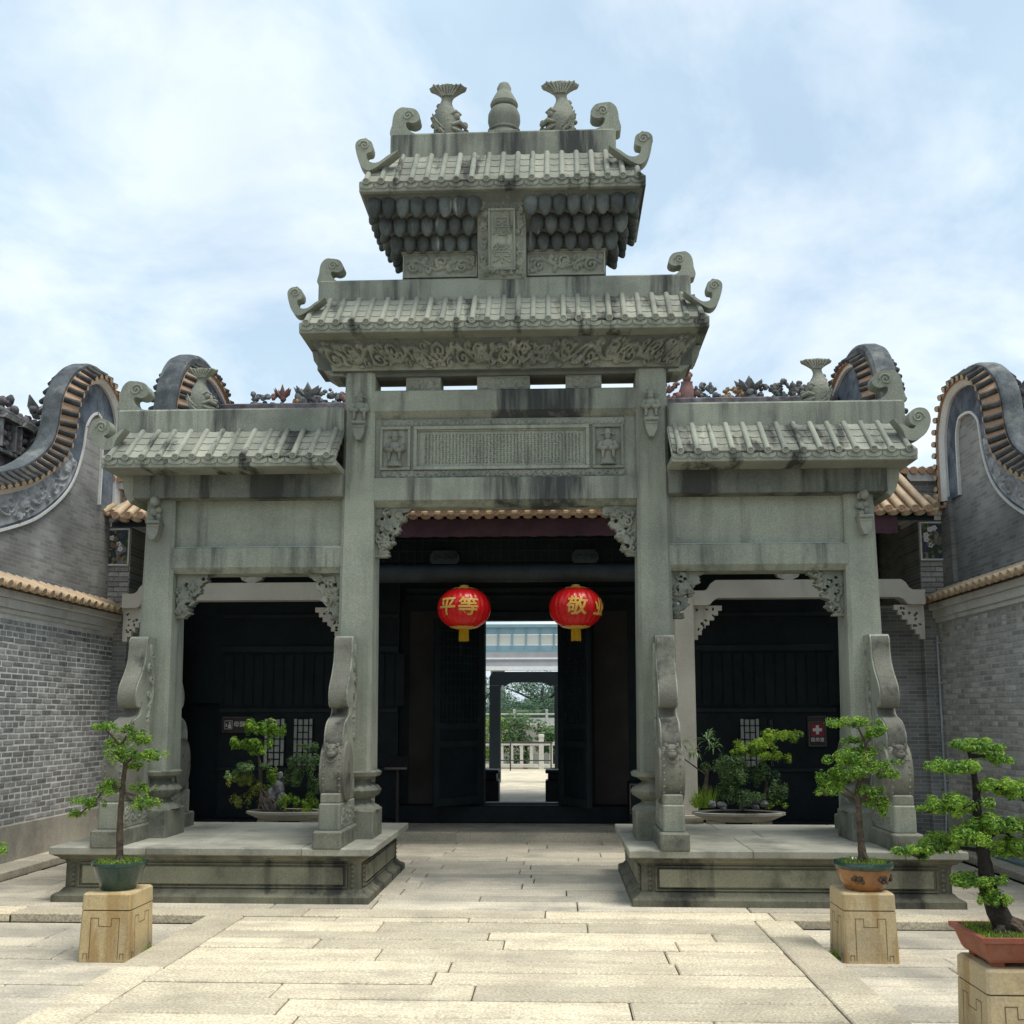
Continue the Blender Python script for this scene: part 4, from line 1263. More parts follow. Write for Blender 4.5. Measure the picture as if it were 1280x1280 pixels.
# ---- columns with turned bases
def column(xc, ztop, hw0, hw1):
    zb = 1.08
    rs = []
    for z, h in ((zb, hw0), (ztop, hw1)):
        c = 0.032; hy = h + 0.04
        rs.append([(xc - h + c, GY - hy, z), (xc + h - c, GY - hy, z), (xc + h, GY - hy + c, z), (xc + h, GY + hy - c, z), (xc + h - c, GY + hy, z), (xc - h + c, GY + hy, z), (xc - h, GY + hy - c, z), (xc - h, GY - hy + c, z)])
    col = MB().rings(rs).build('column', 'gate_stone', gate)
    # base: block, waisted vase, capping slab
    MB().box(xc - .215, xc + .215, GY - .25, GY + .25, PT - .01, PT + .26, .012).build('base_block', 'base_stone', col)
    m = MB(); m.lathe([(0.24, 0.0), (0.225, 0.03), (0.15, 0.07), (0.145, 0.09), (0.215, 0.14), (0.232, 0.18), (0.21, 0.215), (0.15, 0.25), (0.14, 0.27), (0.19, 0.30), (0.235, 0.315), (0.245, 0.35), (0.22, 0.365)], (xc, GY, PT + .255), 32, 1, 1.08, gad=16, gadr=(.10, .235))
    m.build('base_vase', 'base_stone', col, True, 45)
    return col


cols = {}
for s in (-1, 1):
    cols[(s, 'm')] = column(s * 1.43, 4.965, 0.172, 0.148)
    cols[(s, 'o')] = column(s * 3.38, 3.72, 0.172, 0.140)


# ---- drum stones fore and aft of each column
def drum_stone(xc, f):
    """f=-1 in front (towards the court), +1 behind"""
    yf = GY + f * 0.20                                # column face
    def Q(d, z): return (yf + f * d, z)               # d = distance out from the column
    xc = xc + (0.06 if xc > 0 else -0.06)
    wd = 0.088
    prof = [(0.0, 2.34), (0.15, 2.345), (0.195, 2.32), (0.21, 2.27), (0.21, 2.20), (0.23, 2.10), (0.29, 1.99), (0.355, 1.91), (0.395, 1.84), (0.405, 1.77), (0.39, 1.71), (0.35, 1.68), (0.30, 1.69), (0.275, 1.74), (0.262, 1.715),
            (0.27, 1.64), (0.31, 1.60), (0.40, 1.57), (0.475, 1.53), (0.525, 1.46), (0.54, 1.38), (0.52, 1.31), (0.47, 1.27), (0.42, 1.27), (0.36, 1.15), (0.36, 0.92), (0.0, 0.92)]
    P = spline(prof[:-3], 4) + prof[-3:]
    body = MB().prism([Q(d, z) for d, z in P], xc - wd, xc + wd, 'X').build('drum_stone', 'drum_stone_mat', gate, True, 32)
    # the darker, patchy front band that follows the scroll
    PB = P[8:-3]
    rs = []
    for q, (d_, z_) in enumerate(PB):
        a_ = PB[max(q - 1, 0)]; b_ = PB[min(q + 1, len(PB) - 1)]
        tx, tz = b_[0] - a_[0], b_[1] - a_[1]; ln_ = math.hypot(tx, tz) or 1
        nx_, nz_ = -tz / ln_, tx / ln_
        o_ = (d_ + nx_ * .010, z_ + nz_ * .010); i_ = (d_ - nx_ * .012, z_ - nz_ * .012)
        rs.append([(xc - wd + .014, *Q(*i_)), (xc - wd + .014, *Q(*o_)), (xc + wd - .014, *Q(*o_)), (xc + wd - .014, *Q(*i_))])
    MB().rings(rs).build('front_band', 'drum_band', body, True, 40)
    # side relief
    for sx in (-1, 1):
        def place(u, v, h, sx=sx): return (xc + sx * (wd - .004 + h), yf + f * (0.03 + u), 1.36 + v)
        st = [([(.05 + .05 * math.sin(v * 9), v) for v in np.linspace(.03, .9, 30)], .014, .022)]
        for k in range(7): st.append((spiral2((.07 + (.03 if k % 2 else -.01), .07 + k * .125), .042, 1.2, k, 1 if k % 2 else -1, 20), .010, .020))
        relief('side_carving', 'carved_stone', body, .17, .95, st, place, .009)
    # the drum itself, axis across
    cyd, czd, rr = yf + f * 0.40, 1.11, 0.285
    m = MB()
    prof_d = [(rr - .05, -wd - .028), (rr - .02, -wd - .02), (rr - .02, -wd + .002), (rr, -wd + .014), (rr + .012, -.05), (rr + .012, .05), (rr, wd - .014), (rr - .02, wd - .002), (rr - .02, wd + .02), (rr - .05, wd + .028)]
    rs = [[(xc + z, cyd + r_ * .78 * math.cos(2 * PI * k / 40), czd + r_ * math.sin(2 * PI * k / 40)) for k in range(40)] for r_, z in prof_d]
    m.rings(rs)
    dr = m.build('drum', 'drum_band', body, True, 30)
    m = MB()
    for sx in (-1, 1):
        for k in range(22):
            a = R(-35) + k * R(250) / 21
            m.blob((xc + sx * (wd - .018), cyd + f * (rr + .004) * .78 * math.cos(a), czd + (rr + .004) * math.sin(a)), .010, 6, 4)
    tag(m.build('stud_row', 'gate_stone', body, True), kind='stuff')
    # lion mask on the shoulder of the drum
    ly, lz = yf + f * 0.60, 1.30
    m = MB()
    m.blob((xc, ly, lz), (.060, .048, .060), 12, 8); m.blob((xc, ly + f * .035, lz - .03), (.042, .034, .030), 10, 6); m.blob((xc, ly + f * .045, lz - .006), (.020, .018, .016), 8, 5)
    for q in (-1, 1):
        m.blob((xc + q * .027, ly + f * .032, lz + .022), .014, 8, 5); m.blob((xc + q * .050, ly - f * .005, lz + .048), (.018, .014, .022), 8, 5); m.blob((xc + q * .04, ly + f * .015, lz + .040), (.022, .018, .009), 8, 5)
    m.tube([(xc + .042 * math.cos(a), ly + f * (.045 + .008 * math.sin(a)), lz - .058 + .040 * math.sin(a)) for a in np.linspace(R(200), R(340), 12)], .010, 6)
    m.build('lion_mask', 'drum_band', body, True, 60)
    # pillow, block and plinth
    m = MB()
    m.box(xc - .086, xc + .086, *sorted((yf + f * .0, yf + f * .645)), .84, .93, .012)
    m.build('drum_pillow', 'base_stone', body)
    MB().box(xc - .093, xc + .093, *sorted((yf - f * .0, yf + f * .665)), .61, .845, .012).build('drum_block', 'gate_stone', body)
    for sx in (-1, 1):
        def place(u, v, h, sx=sx): return (xc + sx * (.091 + h), yf + f * (.03 + u), .63 + v)
        relief('block_carving', 'carved_stone', body, .57, .19, scroll_strokes(.57, .19, .012, .14, 9, .010, flowers=False), place, .010)
    MB().box(xc - .125, xc + .125, *sorted((yf + f * .0, yf + f * .74)), PT - .01, .615, .014).build('drum_plinth', 'base_stone', body)
    # tall backing slab against the column
    MB().box(xc - .075, xc + .075, *sorted((yf - f * .02, yf + f * .05)), .95, 2.30, .01).build('backing_slab', 'gate_stone', body)
    return body


for s in (-1, 1):
    for xm in (1.43, 3.38):
        for f in (-1, 1):
            drum_stone(s * xm, f)


# ---- beams with chamfered undersides
def beam(x0, x1, z0, zc, z1, yf, name, mat='gate_stone_weathered', back=0.08, ch=0.08):
    yb = 2 * GY - yf
    P = [(yf, z1 - .012), (yf, zc), (yf + ch, z0), (yb - ch, z0), (yb, zc), (yb, z1 - .012), (yb - .012, z1), (yf + .012, z1)]
    return MB().prism(P, x0, x1, 'X').build(name, mat, gate)


XI = 1.30
beam(-XI, XI, 4.505, 4.575, 4.785, 9.625, 'upper_beam')
beam(-XI, XI, 3.625, 3.680, 3.902, 9.625, 'lower_beam')
# three carved blocks in the slit under the frieze
for q, (xa, xb) in enumerate(((-.984, -.634), (-.277, .244), (.598, .951))):
    b = cbx(xa, xb, 9.68, 9.92, 4.775, 4.945, .01, 'slit_block', 'gate_stone')
    relief('block_carving', 'carved_stone', b, xb - xa - .02, .13, scroll_strokes(xb - xa - .02, .13, .018, .15, 20 + q, .011, flowers=False), lambda u, v, h, xa=xa: (xa + .01 + u, 9.679 - h, 4.79 + v), .008)
# inscription panel
pan = cbx(-XI, XI, 9.70, 9.90, 3.89, 4.515, .004, 'inscription_panel', 'gate_stone')
z0, z1 = 3.99, 4.43
for (xa, xb, zz0, zz1) in ((-1.22, 1.17, z1, 4.50), (-1.22, 1.17, 3.905, z0 - .005)):
    relief('border_carving', 'carved_stone', pan, xb - xa, zz1 - zz0, scroll_strokes(xb - xa, zz1 - zz0, .018, .09, int(zz0 * 10), .0085, m=.008, flowers=False), lambda u, v, h, xa=xa, zz0=zz0: (xa + u, 9.685 - h, zz0 + v), .008)
def frame_rect(xa, xb, za, zb, wd, y0, y1, name, parent):
    m = MB()
    m.box(xa, xb, y0, y1, za, za + wd, .005); m.box(xa, xb, y0, y1, zb - wd, zb, .005)
    m.box(xa, xa + wd, y0, y1, za + wd, zb - wd, .005); m.box(xb - wd, xb, y0, y1, za + wd, zb - wd, .005)
    return m.build(name, 'gate_stone', parent)
frame_rect(-.90, .825, z0, z1, .035, 9.665, 9.71, 'tablet_frame', pan)
frame_rect(-.865, .79, z0 + .035, z1 - .035, .014, 9.68, 9.71, 'tablet_inner_frame', pan)
for xa, xb in ((-1.235, -.93), (.855, 1.16)):
    frame_rect(xa, xb, z0, z1, .030, 9.668, 9.71, 'niche_frame', pan)
# worn columns of carved characters: tiny raised strokes, too worn to read
m = MB(); rd = random.Random(77)
for i in range(46):
    xx = -.78 + i * .0335
    for j in range(14):
        zz = z0 + .075 + j * .0215
        for k in range(3):
            a = rd.random() < .6
            l_, w_ = (rd.uniform(.006, .010), .0022) if a else (.0022, rd.uniform(.006, .009))
            ox, oz = rd.uniform(-.004, .004), rd.uniform(-.004, .004)
            m.add([(xx + ox - l_, 9.694, zz + oz - w_), (xx + ox + l_, 9.694, zz + oz - w_), (xx + ox + l_, 9.694, zz + oz + w_), (xx + ox - l_, 9.694, zz + oz + w_)], [(0, 1, 2, 3)])
            k0 = len(m.v) - 4
            m.add([(p[0], 9.702, p[2]) for p in m.v[k0:k0 + 4]], [])
            for e in range(4): m.f.append((k0 + e, k0 + (e + 1) % 4, k0 + 4 + (e + 1) % 4, k0 + 4 + e))
tag(m.build('carved_characters', 'gate_stone', pan, fix=True), kind='stuff')


def robed_figure(c, h, name, parent, f=-1, mat='carved_stone'):
    x, y, z = c
    m = MB()
    m.lathe([(.30 * h * .8, 0), (.27 * h * .8, .05 * h), (.22 * h * .8, .25 * h), (.20 * h * .8, .45 * h), (.22 * h * .8, .62 * h), (.16 * h * .8, .70 * h), (.07 * h, .74 * h)], (x, y, z), 14, 1, .55)
    for q in (-1, 1):
        m.tube([(x + q * .17 * h, y, z + .66 * h), (x + q * .24 * h, y + f * .03 * h, z + .50 * h), (x + q * .12 * h, y + f * .14 * h, z + .44 * h), (x + q * .02 * h, y + f * .16 * h, z + .46 * h)], [.075 * h, .085 * h, .08 * h, .05 * h], 8)
        m.tube([(x + q * .14 * h, y + f * .12 * h, z + .42 * h), (x + q * .15 * h, y + f * .12 * h, z + .18 * h)], [.06 * h, .03 * h], 7)
        m.blob((x + q * .09 * h, y + f * .12 * h, z + .02 * h), (.08 * h, .08 * h, .035 * h), 8, 5)
    m.blob((x, y + f * .02 * h, z + .82 * h), (.095 * h, .095 * h, .11 * h), 10, 7)
    m.blob((x, y + f * .11 * h, z + .81 * h), (.02 * h, .02 * h, .03 * h), 6, 4)
    m.lathe([(.115 * h, 0), (.12 * h, .04 * h), (.10 * h, .07 * h), (.085 * h, .15 * h), (.03 * h, .18 * h)], (x, y, z + .87 * h), 10)
    for q in (-1, 1): m.blob((x + q * .16 * h, y, z + .90 * h), (.07 * h, .02 * h, .025 * h), 8, 4)
    return m.build(name, mat, parent, True, 55)


robed_figure((-1.085, 9.68, z0 + .035), .345, 'niche_figure', pan)
robed_figure((1.005, 9.68, z0 + .035), .345, 'niche_figure', pan)


# ---- openwork corner brackets under beams
def bracket(xcol, dirx, ztop, W_, H_, seed):
    rd = random.Random(seed)
    holes = [(rd.uniform(.05, W_ * .8), rd.uniform(H_ * .12, H_ * .9), rd.uniform(.012, .022)) for _ in range(9)]

    def edge(z_):
        t_ = (H_ - z_) / H_
        return W_ * max(0.22, (1 - t_ ** 0.8 * 0.72)) + .020 * math.sin(t_ * 26 + seed) + (.012 if int(t_ * 22) % 2 else 0)

    def ins(x_, z_):
        if x_ > edge(z_): return False
        if x_ < .03 or z_ > H_ - .025: return True
        return all((x_ - a) ** 2 + (z_ - b) ** 2 > r_ * r_ for a, b, r_ in holes)
    st = []
    for k in range(16):
        z_ = rd.uniform(.05, H_ - .04); x_ = rd.uniform(.03, max(.04, edge(z_) - .03))
        st.append((spiral2((x_, z_), rd.uniform(.03, .06), rd.uniform(.8, 1.4), rd.uniform(0, 6), rd.choice((-1, 1)), 22), .012, rd.uniform(.02, .04)))
        a = rd.uniform(0, 6.28); st.append(([(x_, z_), (x_ + .05 * math.cos(a), z_ + .05 * math.sin(a))], .016, rd.uniform(.015, .035)))
    return carved_slab('corner_bracket', 'carved_stone', gate, W_, H_, ins, st, lambda x_, z_, h: (xcol + dirx * x_, GY - .02 - h, ztop - H_ + z_), .09, .0085)


for s in (-1, 1):
    bracket(s * 1.275, -s, 3.628, .36, .49, 3 + s)
    bracket(s * 1.59, s, 2.985, .33, .46, 7 + s)
    bracket(s * 3.225, -s, 2.985, .33, .44, 11 + s)


# ---- little carved figures on corbels fixed to the columns
def corbel(xc, ztop, parent, sx):
    y = GY - .19
    h = .48
    m = MB()
    m.prism([(xc - .05, ztop - h + .06), (xc - .02, ztop - h), (xc + .02, ztop - h), (xc + .05, ztop - h + .06), (xc + .065, ztop - h + .16), (xc - .065, ztop - h + .16)], y - .11, y + .02, 'Y', poly1=[(xc - .05, ztop - h + .06), (xc - .02, ztop - h), (xc + .02, ztop - h), (xc + .05, ztop - h + .06), (xc + .065, ztop - h + .16), (xc - .065, ztop - h + .16)])
    for k in range(4): m.box(xc - .05 - .006 * k, xc + .05 + .006 * k, y - .08 - .018 * k, y + .01, ztop - h + .05 + k * .035, ztop - h + .08 + k * .035, .006)
    rd = random.Random(int(xc * 100))
    for k in range(12 if abs(xc) > 2 else 0): m.blob((xc + rd.uniform(-.045, .045), y - rd.uniform(.02, .10), ztop - h + .18 + rd.random() * .22), (.03, .03, .035), 7, 5, jit=.15)
    if abs(xc) > 2: m.blob((xc, y - .09, ztop - .10), (.045, .05, .05), 9, 6, jit=.1); m.tube([(xc, y - .03, ztop - .12), (xc + .015, y - .06, ztop - .05), (xc - .01, y - .08, ztop)], [.035, .03, .01], 7)
    m.build('corbel_carving', 'carved_stone', parent, True, 55)


for s in (-1, 1):
    corbel(s * 1.415, 4.735, cols[(s, 'm')], s)
    robed_figure((s * 1.415, GY - .235, 4.735 - .33), .33, 'corbel_figure', cols[(s, 'm')])
    corbel(s * 3.40, 3.77, cols[(s, 'o')], s)


# ---- scroll ends
OUT_A = [(0, 0), (0, .13), (.02, .25), (.077, .313), (.14, .317), (.24, .295), (.29, .22), (.275, .165), (.22, .143), (.165, .154), (.143, .132), (.165, .077), (.22, .033), (.295, 0)]
OUT_B = [(0, 0), (.078, -.114), (.107, -.19), (.178, -.213), (.277, -.156), (.33, -.06), (.335, .02), (.30, .085), (.23, .10), (.165, .07), (.14, .01), (.16, -.05), (.20, -.075), (.16, -.1), (.09, -.06)]
OUT_C = [(0, 0), (.12, -.10), (.238, -.185), (.31, -.2), (.37, -.143), (.41, -.03), (.424, .07), (.39, .12), (.333, .13), (.27, .10), (.25, .05), (.262, -.005), (.31, -.024), (.305, -.08), (.262, -.12), (.19, -.115), (.10, -.05)]


def scroll(outline, x0, zb, dirx, y, th, parent, name, sc=1.0, eye=None, mat='gate_stone', knobs=True):
    P = spline(outline, 5, True)
    Q = [(x0 + dirx * a * sc, zb + b * sc) for a, b in P]
    m = MB(); m.prism(Q, y - th / 2, y + th / 2, 'Y')
    if eye:
        for f in (-1, 1):
            m.tube([(x0 + dirx * (eye[0] + a) * sc, y + f * (th / 2 + .002), zb + (eye[1] + b) * sc) for a, b in spiral2((0, 0), eye[2], 1.6, 0, 1, 34)], .011 * sc, 6)
        if knobs:
            for k in range(4):
                a = R(-40 + k * 45) if True else 0
                m.blob((x0 + dirx * (eye[0] + (eye[2] + .022) * math.cos(a)) * sc, y, zb + (eye[1] + (eye[2] + .022) * math.sin(a)) * sc), (.026 * sc, th * .52, .026 * sc), 8, 6)
    return m.build(name, mat, parent, True, 45)


# ---- carved fish standing on its head
def fish(xc, y, zb, h, face, parent):
    """face: +1 the head looks towards +x"""
    k = h / 0.5
    sec = [(0.0, .00, .105, .08), (.04, .00, .118, .095), (.10, .004, .124, .105), (.17, .004, .122, .105), (.225, -.004, .108, .095), (.275, -.014, .086, .078), (.32, -.018, .064, .058), (.355, -.014, .050, .043),
           (.385, -.006, .048, .036), (.41, .0, .058, .036), (.435, .004, .092, .042), (.46, .004, .135, .052), (.475, .002, .158, .060), (.492, .002, .164, .064), (.5, .0, .152, .056)]
    rs = []
    for z, ox, rx, ry in sec:
        rs.append([(xc + face * (ox + rx * math.cos(a)) * k, y + ry * math.sin(a) * k, zb + (z + (.006 * math.cos(8 * a) if z > .47 else 0)) * k) for a in np.linspace(0, 2 * PI, 28, endpoint=False)])
    b = MB().rings(rs).build('carved_fish', 'fish_stone', parent, True, 60)
    m = MB()
    for f in (-1, 1):
        m.blob((xc + face * .085 * k, y + f * .075 * k, zb + .185 * k), (.03 * k, .025 * k, .03 * k), 10, 7)       # eye
        m.tube([(xc + face * .03 * k, y + f * .085 * k, zb + .20 * k), (xc + face * .08 * k, y + f * .085 * k, zb + .225 * k), (xc + face * .125 * k, y + f * .06 * k, zb + .205 * k)], [.012 * k, .018 * k, .010 * k], 7)
        m.tube([(xc + face * .05 * k, y + f * .10 * k, zb + .10 * k), (xc + face * .11 * k, y + f * .085 * k, zb + .125 * k), (xc + face * .165 * k, y + f * .03 * k, zb + .105 * k)], [.012 * k, .022 * k, .022 * k], 8)
        m.tube([(xc + face * .05 * k, y + f * .10 * k, zb + .07 * k), (xc + face * .10 * k, y + f * .08 * k, zb + .05 * k), (xc + face * .15 * k, y + f * .03 * k, zb + .055 * k)], [.012 * k, .020 * k, .020 * k], 8)
        m.tube([(xc - face * .02 * k, y + f * .09 * k, zb + .06 * k), (xc - face * .09 * k, y + f * .105 * k, zb + .12 * k), (xc - face * .12 * k, y + f * .10 * k, zb + .20 * k)], [.016 * k, .03 * k, .006 * k], 7, flat=.6)
        for q in range(3): m.tube([(xc - face * (.02 + q * .03) * k, y + f * .10 * k, zb + (.02 + q * .015) * k), (xc - face * (.06 + q * .03) * k, y + f * .108 * k, zb + (.06 + q * .05) * k)], [.013 * k, .018 * k], 6)
    m.blob((xc + face * .15 * k, y, zb + .145 * k), (.028 * k, .045 * k, .022 * k), 10, 6)
    for q in range(5): m.blob((xc - face * (.12 - .012 * q) * k, y, zb + (.15 + q * .045) * k), (.028 * k, .02 * k, .024 * k), 8, 5)
    m.build('fish_face', 'fish_stone', b, True, 60)
    m = MB()
    for q in np.linspace(-.8, .8, 7): m.tube([(xc + q * .05 * k, y - .045 * k, zb + .40 * k), (xc + q * .10 * k, y - .055 * k, zb + .455 * k), (xc + q * .15 * k, y - .058 * k, zb + .495 * k)], .009 * k, 5)
    m.build('tail_rays', 'fish_stone', b, True)
    return b


# ---- stone roofs
def stone_roof(name, x0, x1, hipL, hipR, ye, ze, yt, zt, nrib, parent=gate):
    """front slope from eave (ye, ze) to top (yt, zt); hips cut in by hipL / hipR at the top; the back mirrors it"""
    yb_e, yb_t = 2 * GY - ye, 2 * GY - yt
    ns = 4
    th = 0.055
    m = MB()
    # stepped courses: each course a thin slab lapping the one below
    for k in range(ns):
        a, b = k / ns, (k + 1) / ns + 0.02
        for (E, T) in ((ye, yt), (yb_e, yb_t)):
            lift = 0.014
            pts = []
            for q, up in ((a, lift), (b, 0.0)):
                q = min(q, 1.0)
                xa = x0 + hipL * q; xb = x1 - hipR * q
                yy = E + (T - E) * q; zz = ze + (zt - ze) * q + up
                pts.append([(xa, yy, zz), (xb, yy, zz), (xb, yy, zz - .05), (xa, yy, zz - .05)])
            m.rings(pts)
    # hip ends
    for xs, hip, sg in ((x0, hipL, 1), (x1, hipR, -1)):
        if hip > 0:
            m.add([(xs, ye, ze), (xs, yb_e, ze), (xs + sg * hip, yb_t, zt), (xs + sg * hip, yt, zt)], [(0, 1, 2, 3)])
    rf = m.build(name, 'roof_stone', parent)
    # eave slab with a dark soffit edge
    m = MB(); m.box(x0, x1, ye + .002, yb_e - .002, ze - .085, ze - .02, .006); m.build('eave_slab', 'roof_stone', rf)
    # round tiles; each with a disc at the eave, and a scalloped drip tile between
    sp = (x1 - x0) / nrib
    dy, dz = yt - ye, zt - ze
    rads = .029
    for f, E, T in ((1, ye, yt), (-1, yb_e, yb_t)):
        for i in range(nrib + (0 if f < 0 else 0)):
            xx = x0 + (i + .5) * sp
            q = 1.0
            if hipL > 0: q = min(q, (xx - x0) / hipL)
            if hipR > 0: q = min(q, (x1 - xx) / hipR)
            q = max(0.12, min(1.0, q))
            mm = MB(); nn_ = max(2, int(5 * q))
            mm.tube([(xx, E - f * .02 + (T - E + f * .02) * q * k / nn_, ze + .012 + (dz + .005) * q * k / nn_) for k in range(nn_ + 1)], [rads * (1.05 if k == 0 else 1 - .05 * (k % 2)) for k in range(nn_ + 1)], 10)
            rb = mm.build('round_tile', 'roof_stone', rf, True, 50)
            if f > 0:
                mm = MB(); mm.lathe([(.034, 0), (.034, .012), (.025, .015), (.022, .009), (.010, .009), (.007, .015), (.002, .016)], seg=14)
                mm.v = [(xx + a, E - .018 - c, ze + .010 + b) for a, b, c in mm.v]
                mm.build('tile_disc', 'roof_stone', rb, True, 40)
    # drip tiles with pointed tongue below each disc gap
    hw = sp * .47
    tongue = [(hw * .98 * math.sin(q), -.034 * math.cos(q) ** .8 - .006 + .0) for q in np.linspace(-PI / 2, PI / 2, 13)] + [(hw, .014), (hw * .5, .002), (0, -.002), (-hw * .5, .002), (-hw, .014)]
    for i in range(nrib):
        xx = x0 + (i + .5) * sp
        MB().prism([(xx + a, ze - .018 + b) for a, b in tongue], ye - .008, ye + .016, 'Y').build('drip_tile', 'roof_stone', rf)
    # hollow pan tiles between the round ones, four lapping courses a bay
    for i in range(nrib + 1):
        xm = x0 + i * sp
        q1 = 1.0
        if hipL > 0: q1 = min(q1, (xm - x0) / hipL)
        if hipR > 0: q1 = min(q1, (x1 - xm) / hipR)
        if q1 < .2: continue
        hwp = sp * .5 - .012
        mm = MB()
        xl, xr = max(x0 + .01, xm - hwp), min(x1 - .01, xm + hwp)
        if xr - xl < .03: continue
        for k in range(4):
            a, b = k / 4, min(1.0, (k + 1) / 4 + .05)
            if a > q1: break
            b = min(b, q1)
            rws = []
            for q, up in ((a, .020), (b, .010)):
                yy = ye + (yt - ye) * q - .012; zz = ze + (zt - ze) * q + up
                rws.append([(xl + (xr - xl) * u, yy, zz - .010 * math.sin(PI * u)) for u in np.linspace(0, 1, 6)] + [(xr, yy + .012, zz - .03), (xl, yy + .012, zz - .03)])
            mm.rings(rws)
        mm.build('pan_tile', 'pan_stone', rf)
    return rf


# middle roof -----------------------------------------------------------
MW = 1.945
mroof = stone_roof('middle_roof', -MW, MW, .14, .14, 9.20, 5.305, 9.56, 5.68, 27)
ridge_m = cbx(-1.86, 1.83, 9.56, 10.04, 5.655, 5.91, .02, 'middle_ridge', 'gate_stone_weathered')
for s in (-1, 1):
    scroll(OUT_A, s * 1.87, 5.90, -s, GY - .1, .15, ridge_m, 'ridge_scroll', .84, (.165, .225, .055))
    scroll(OUT_C, s * 1.72, 5.60, s, 9.33, .13, mroof, 'hip_scroll', .86, (.335, .06, .05), mat='gate_stone')
# top roof --------------------------------------------------------------
TW = 1.375
troof = stone_roof('top_roof', -TW - .02, TW, .25, .25, 9.20, 6.725, 9.58, 7.20, 19)
ridge_t = cbx(-1.165, 1.12, 9.57, 10.03, 7.165, 7.475, .03, 'top_ridge', 'gate_stone_weathered')
for s in (-1, 1):
    scroll(OUT_A, s * 1.155, 7.465, -s, GY - .1, .16, ridge_t, 'ridge_scroll', .98, (.165, .225, .055))
    scroll(OUT_C, s * 1.03, 7.10, s, 9.33, .13, troof, 'hip_scroll', 1.0, (.335, .06, .05))
m = MB(); m.lathe([(.165, 0), (.165, .03), (.15, .05), (.17, .06), (.17, .075), (.145, .09), (.15, .11), (.168, .17), (.165, .23), (.14, .28), (.10, .295), (.135, .31), (.145, .335), (.13, .37), (.095, .43), (.07, .47), (.075, .50), (.055, .54), (.01, .555)], (-.018, GY, 7.50), 28); m.v = [(a, b, 7.47 + (c - 7.47) * 1.13) for a, b, c in m.v]
m.build('gourd_finial', 'gate_stone', ridge_t, True, 40)
cbx(-.17, .135, 9.60, 10.0, 7.46, 7.50, .01, 'finial_seat', 'gate_stone', ridge_t)
fish(-.60, GY - .05, 7.465, .60, 1, ridge_t)
fish(.565, GY - .05, 7.465, .60, -1, ridge_t)
# body between the roofs: frieze, bosses and the plaque
cbx(-1.025, 1.005, FYg + .02, 2 * GY - FYg - .02, 5.89, 6.60, .008, 'top_body', 'gate_stone_dark')
for xa, xb, sd_ in ((-1.015, -.27, 31), (.225, .995, 32)):
    b = cbx(xa, xb, 9.585, 9.63, 5.925, 6.175, .006, 'frieze_panel', 'gate_stone')
    relief('frieze_carving', 'carved_stone', b, xb - xa - .03, .22, scroll_strokes(xb - xa - .03, .22, .035, .25, sd_, .015), lambda u, v, h, xa=xa: (xa + .015 + u, 9.584 - h, 5.94 + v), .008)
    frame_rect(xa, xb, 5.925, 6.175, .016, 9.572, 9.60, 'frieze_frame', b)
cbx(-1.03, 1.01, 9.575, 10.02, 6.178, 6.20, .004, 'frieze_ledge', 'gate_stone')
# inverted stepped core behind the bosses
NZ = [(6.19, 0.02), (6.30, .06), (6.36, .13), (6.44, .16), (6.50, .23), (6.58, .27), (6.63, .345), (6.64, .37)]
rs = [[(-1.025 - d * .93, FYg - d + .02, z), (1.005 + d * .93, FYg - d + .02, z), (1.005 + d * .93, 2 * GY - FYg + d - .02, z), (-1.025 - d * .93, 2 * GY - FYg + d - .02, z)] for z, d in NZ]
core = MB().rings(rs).build('boss_core', 'gate_stone_dark', gate)
bm_ = MB()
_prof = [(.006, -.118), (.022, -.108), (.044, -.076), (.059, -.032), (.064, .01), (.058, .045), (.044, .075), (.022, .09)]
bm_.rings([[(r_ * (1 + .05 * math.cos(8 * a)) * math.cos(a), r_ * (1 + .05 * math.cos(8 * a)) * .9 * math.sin(a), z) for a in np.linspace(0, 2 * PI, 24, endpoint=False)] for r_, z in _prof])
bm_.box(-.062, .062, -.05, .05, .062, .10, .008)
bproto = None
def put_boss(x, y, z, rx=0, ry=0, sc=1.0):
    global bproto
    if bproto is None:
        bproto = bm_.build('bracket_boss', 'boss_stone', None, True, 50); bproto.parent = core; bproto.location = Vector((x, y, z)) - worldloc(core)
        bproto.rotation_euler = (rx, ry, 0); bproto.scale = (sc * 1.06, sc, sc * 1.22)
    else:
        clone(bproto, core, (x, y, z), (rx, ry, 0), (sc * 1.06, sc, sc * 1.22))
for row, (zc_, d, n_) in enumerate(((6.285, .055, 17), (6.425, .155, 18), (6.57, .265, 19))):
    x_lo, x_hi = -1.025 - d * .9, 1.005 + d * .9
    sp = (x_hi - x_lo) / (n_ - 1)
    for i in range(n_):
        x = x_lo + i * sp
        if -.262 < x < .222: continue
        put_boss(x, FYg - d, zc_, R(-12), 0, 1.0 + row * .06)
    # returns along the sides
    for i in range(1, 4 + row):
        yy = FYg - d + i * .145
        if yy > 2 * GY - FYg + d: break
        put_boss(x_lo, yy, zc_, 0, R(28), 1.0); put_boss(x_hi, yy, zc_, 0, R(-28), 1.0)
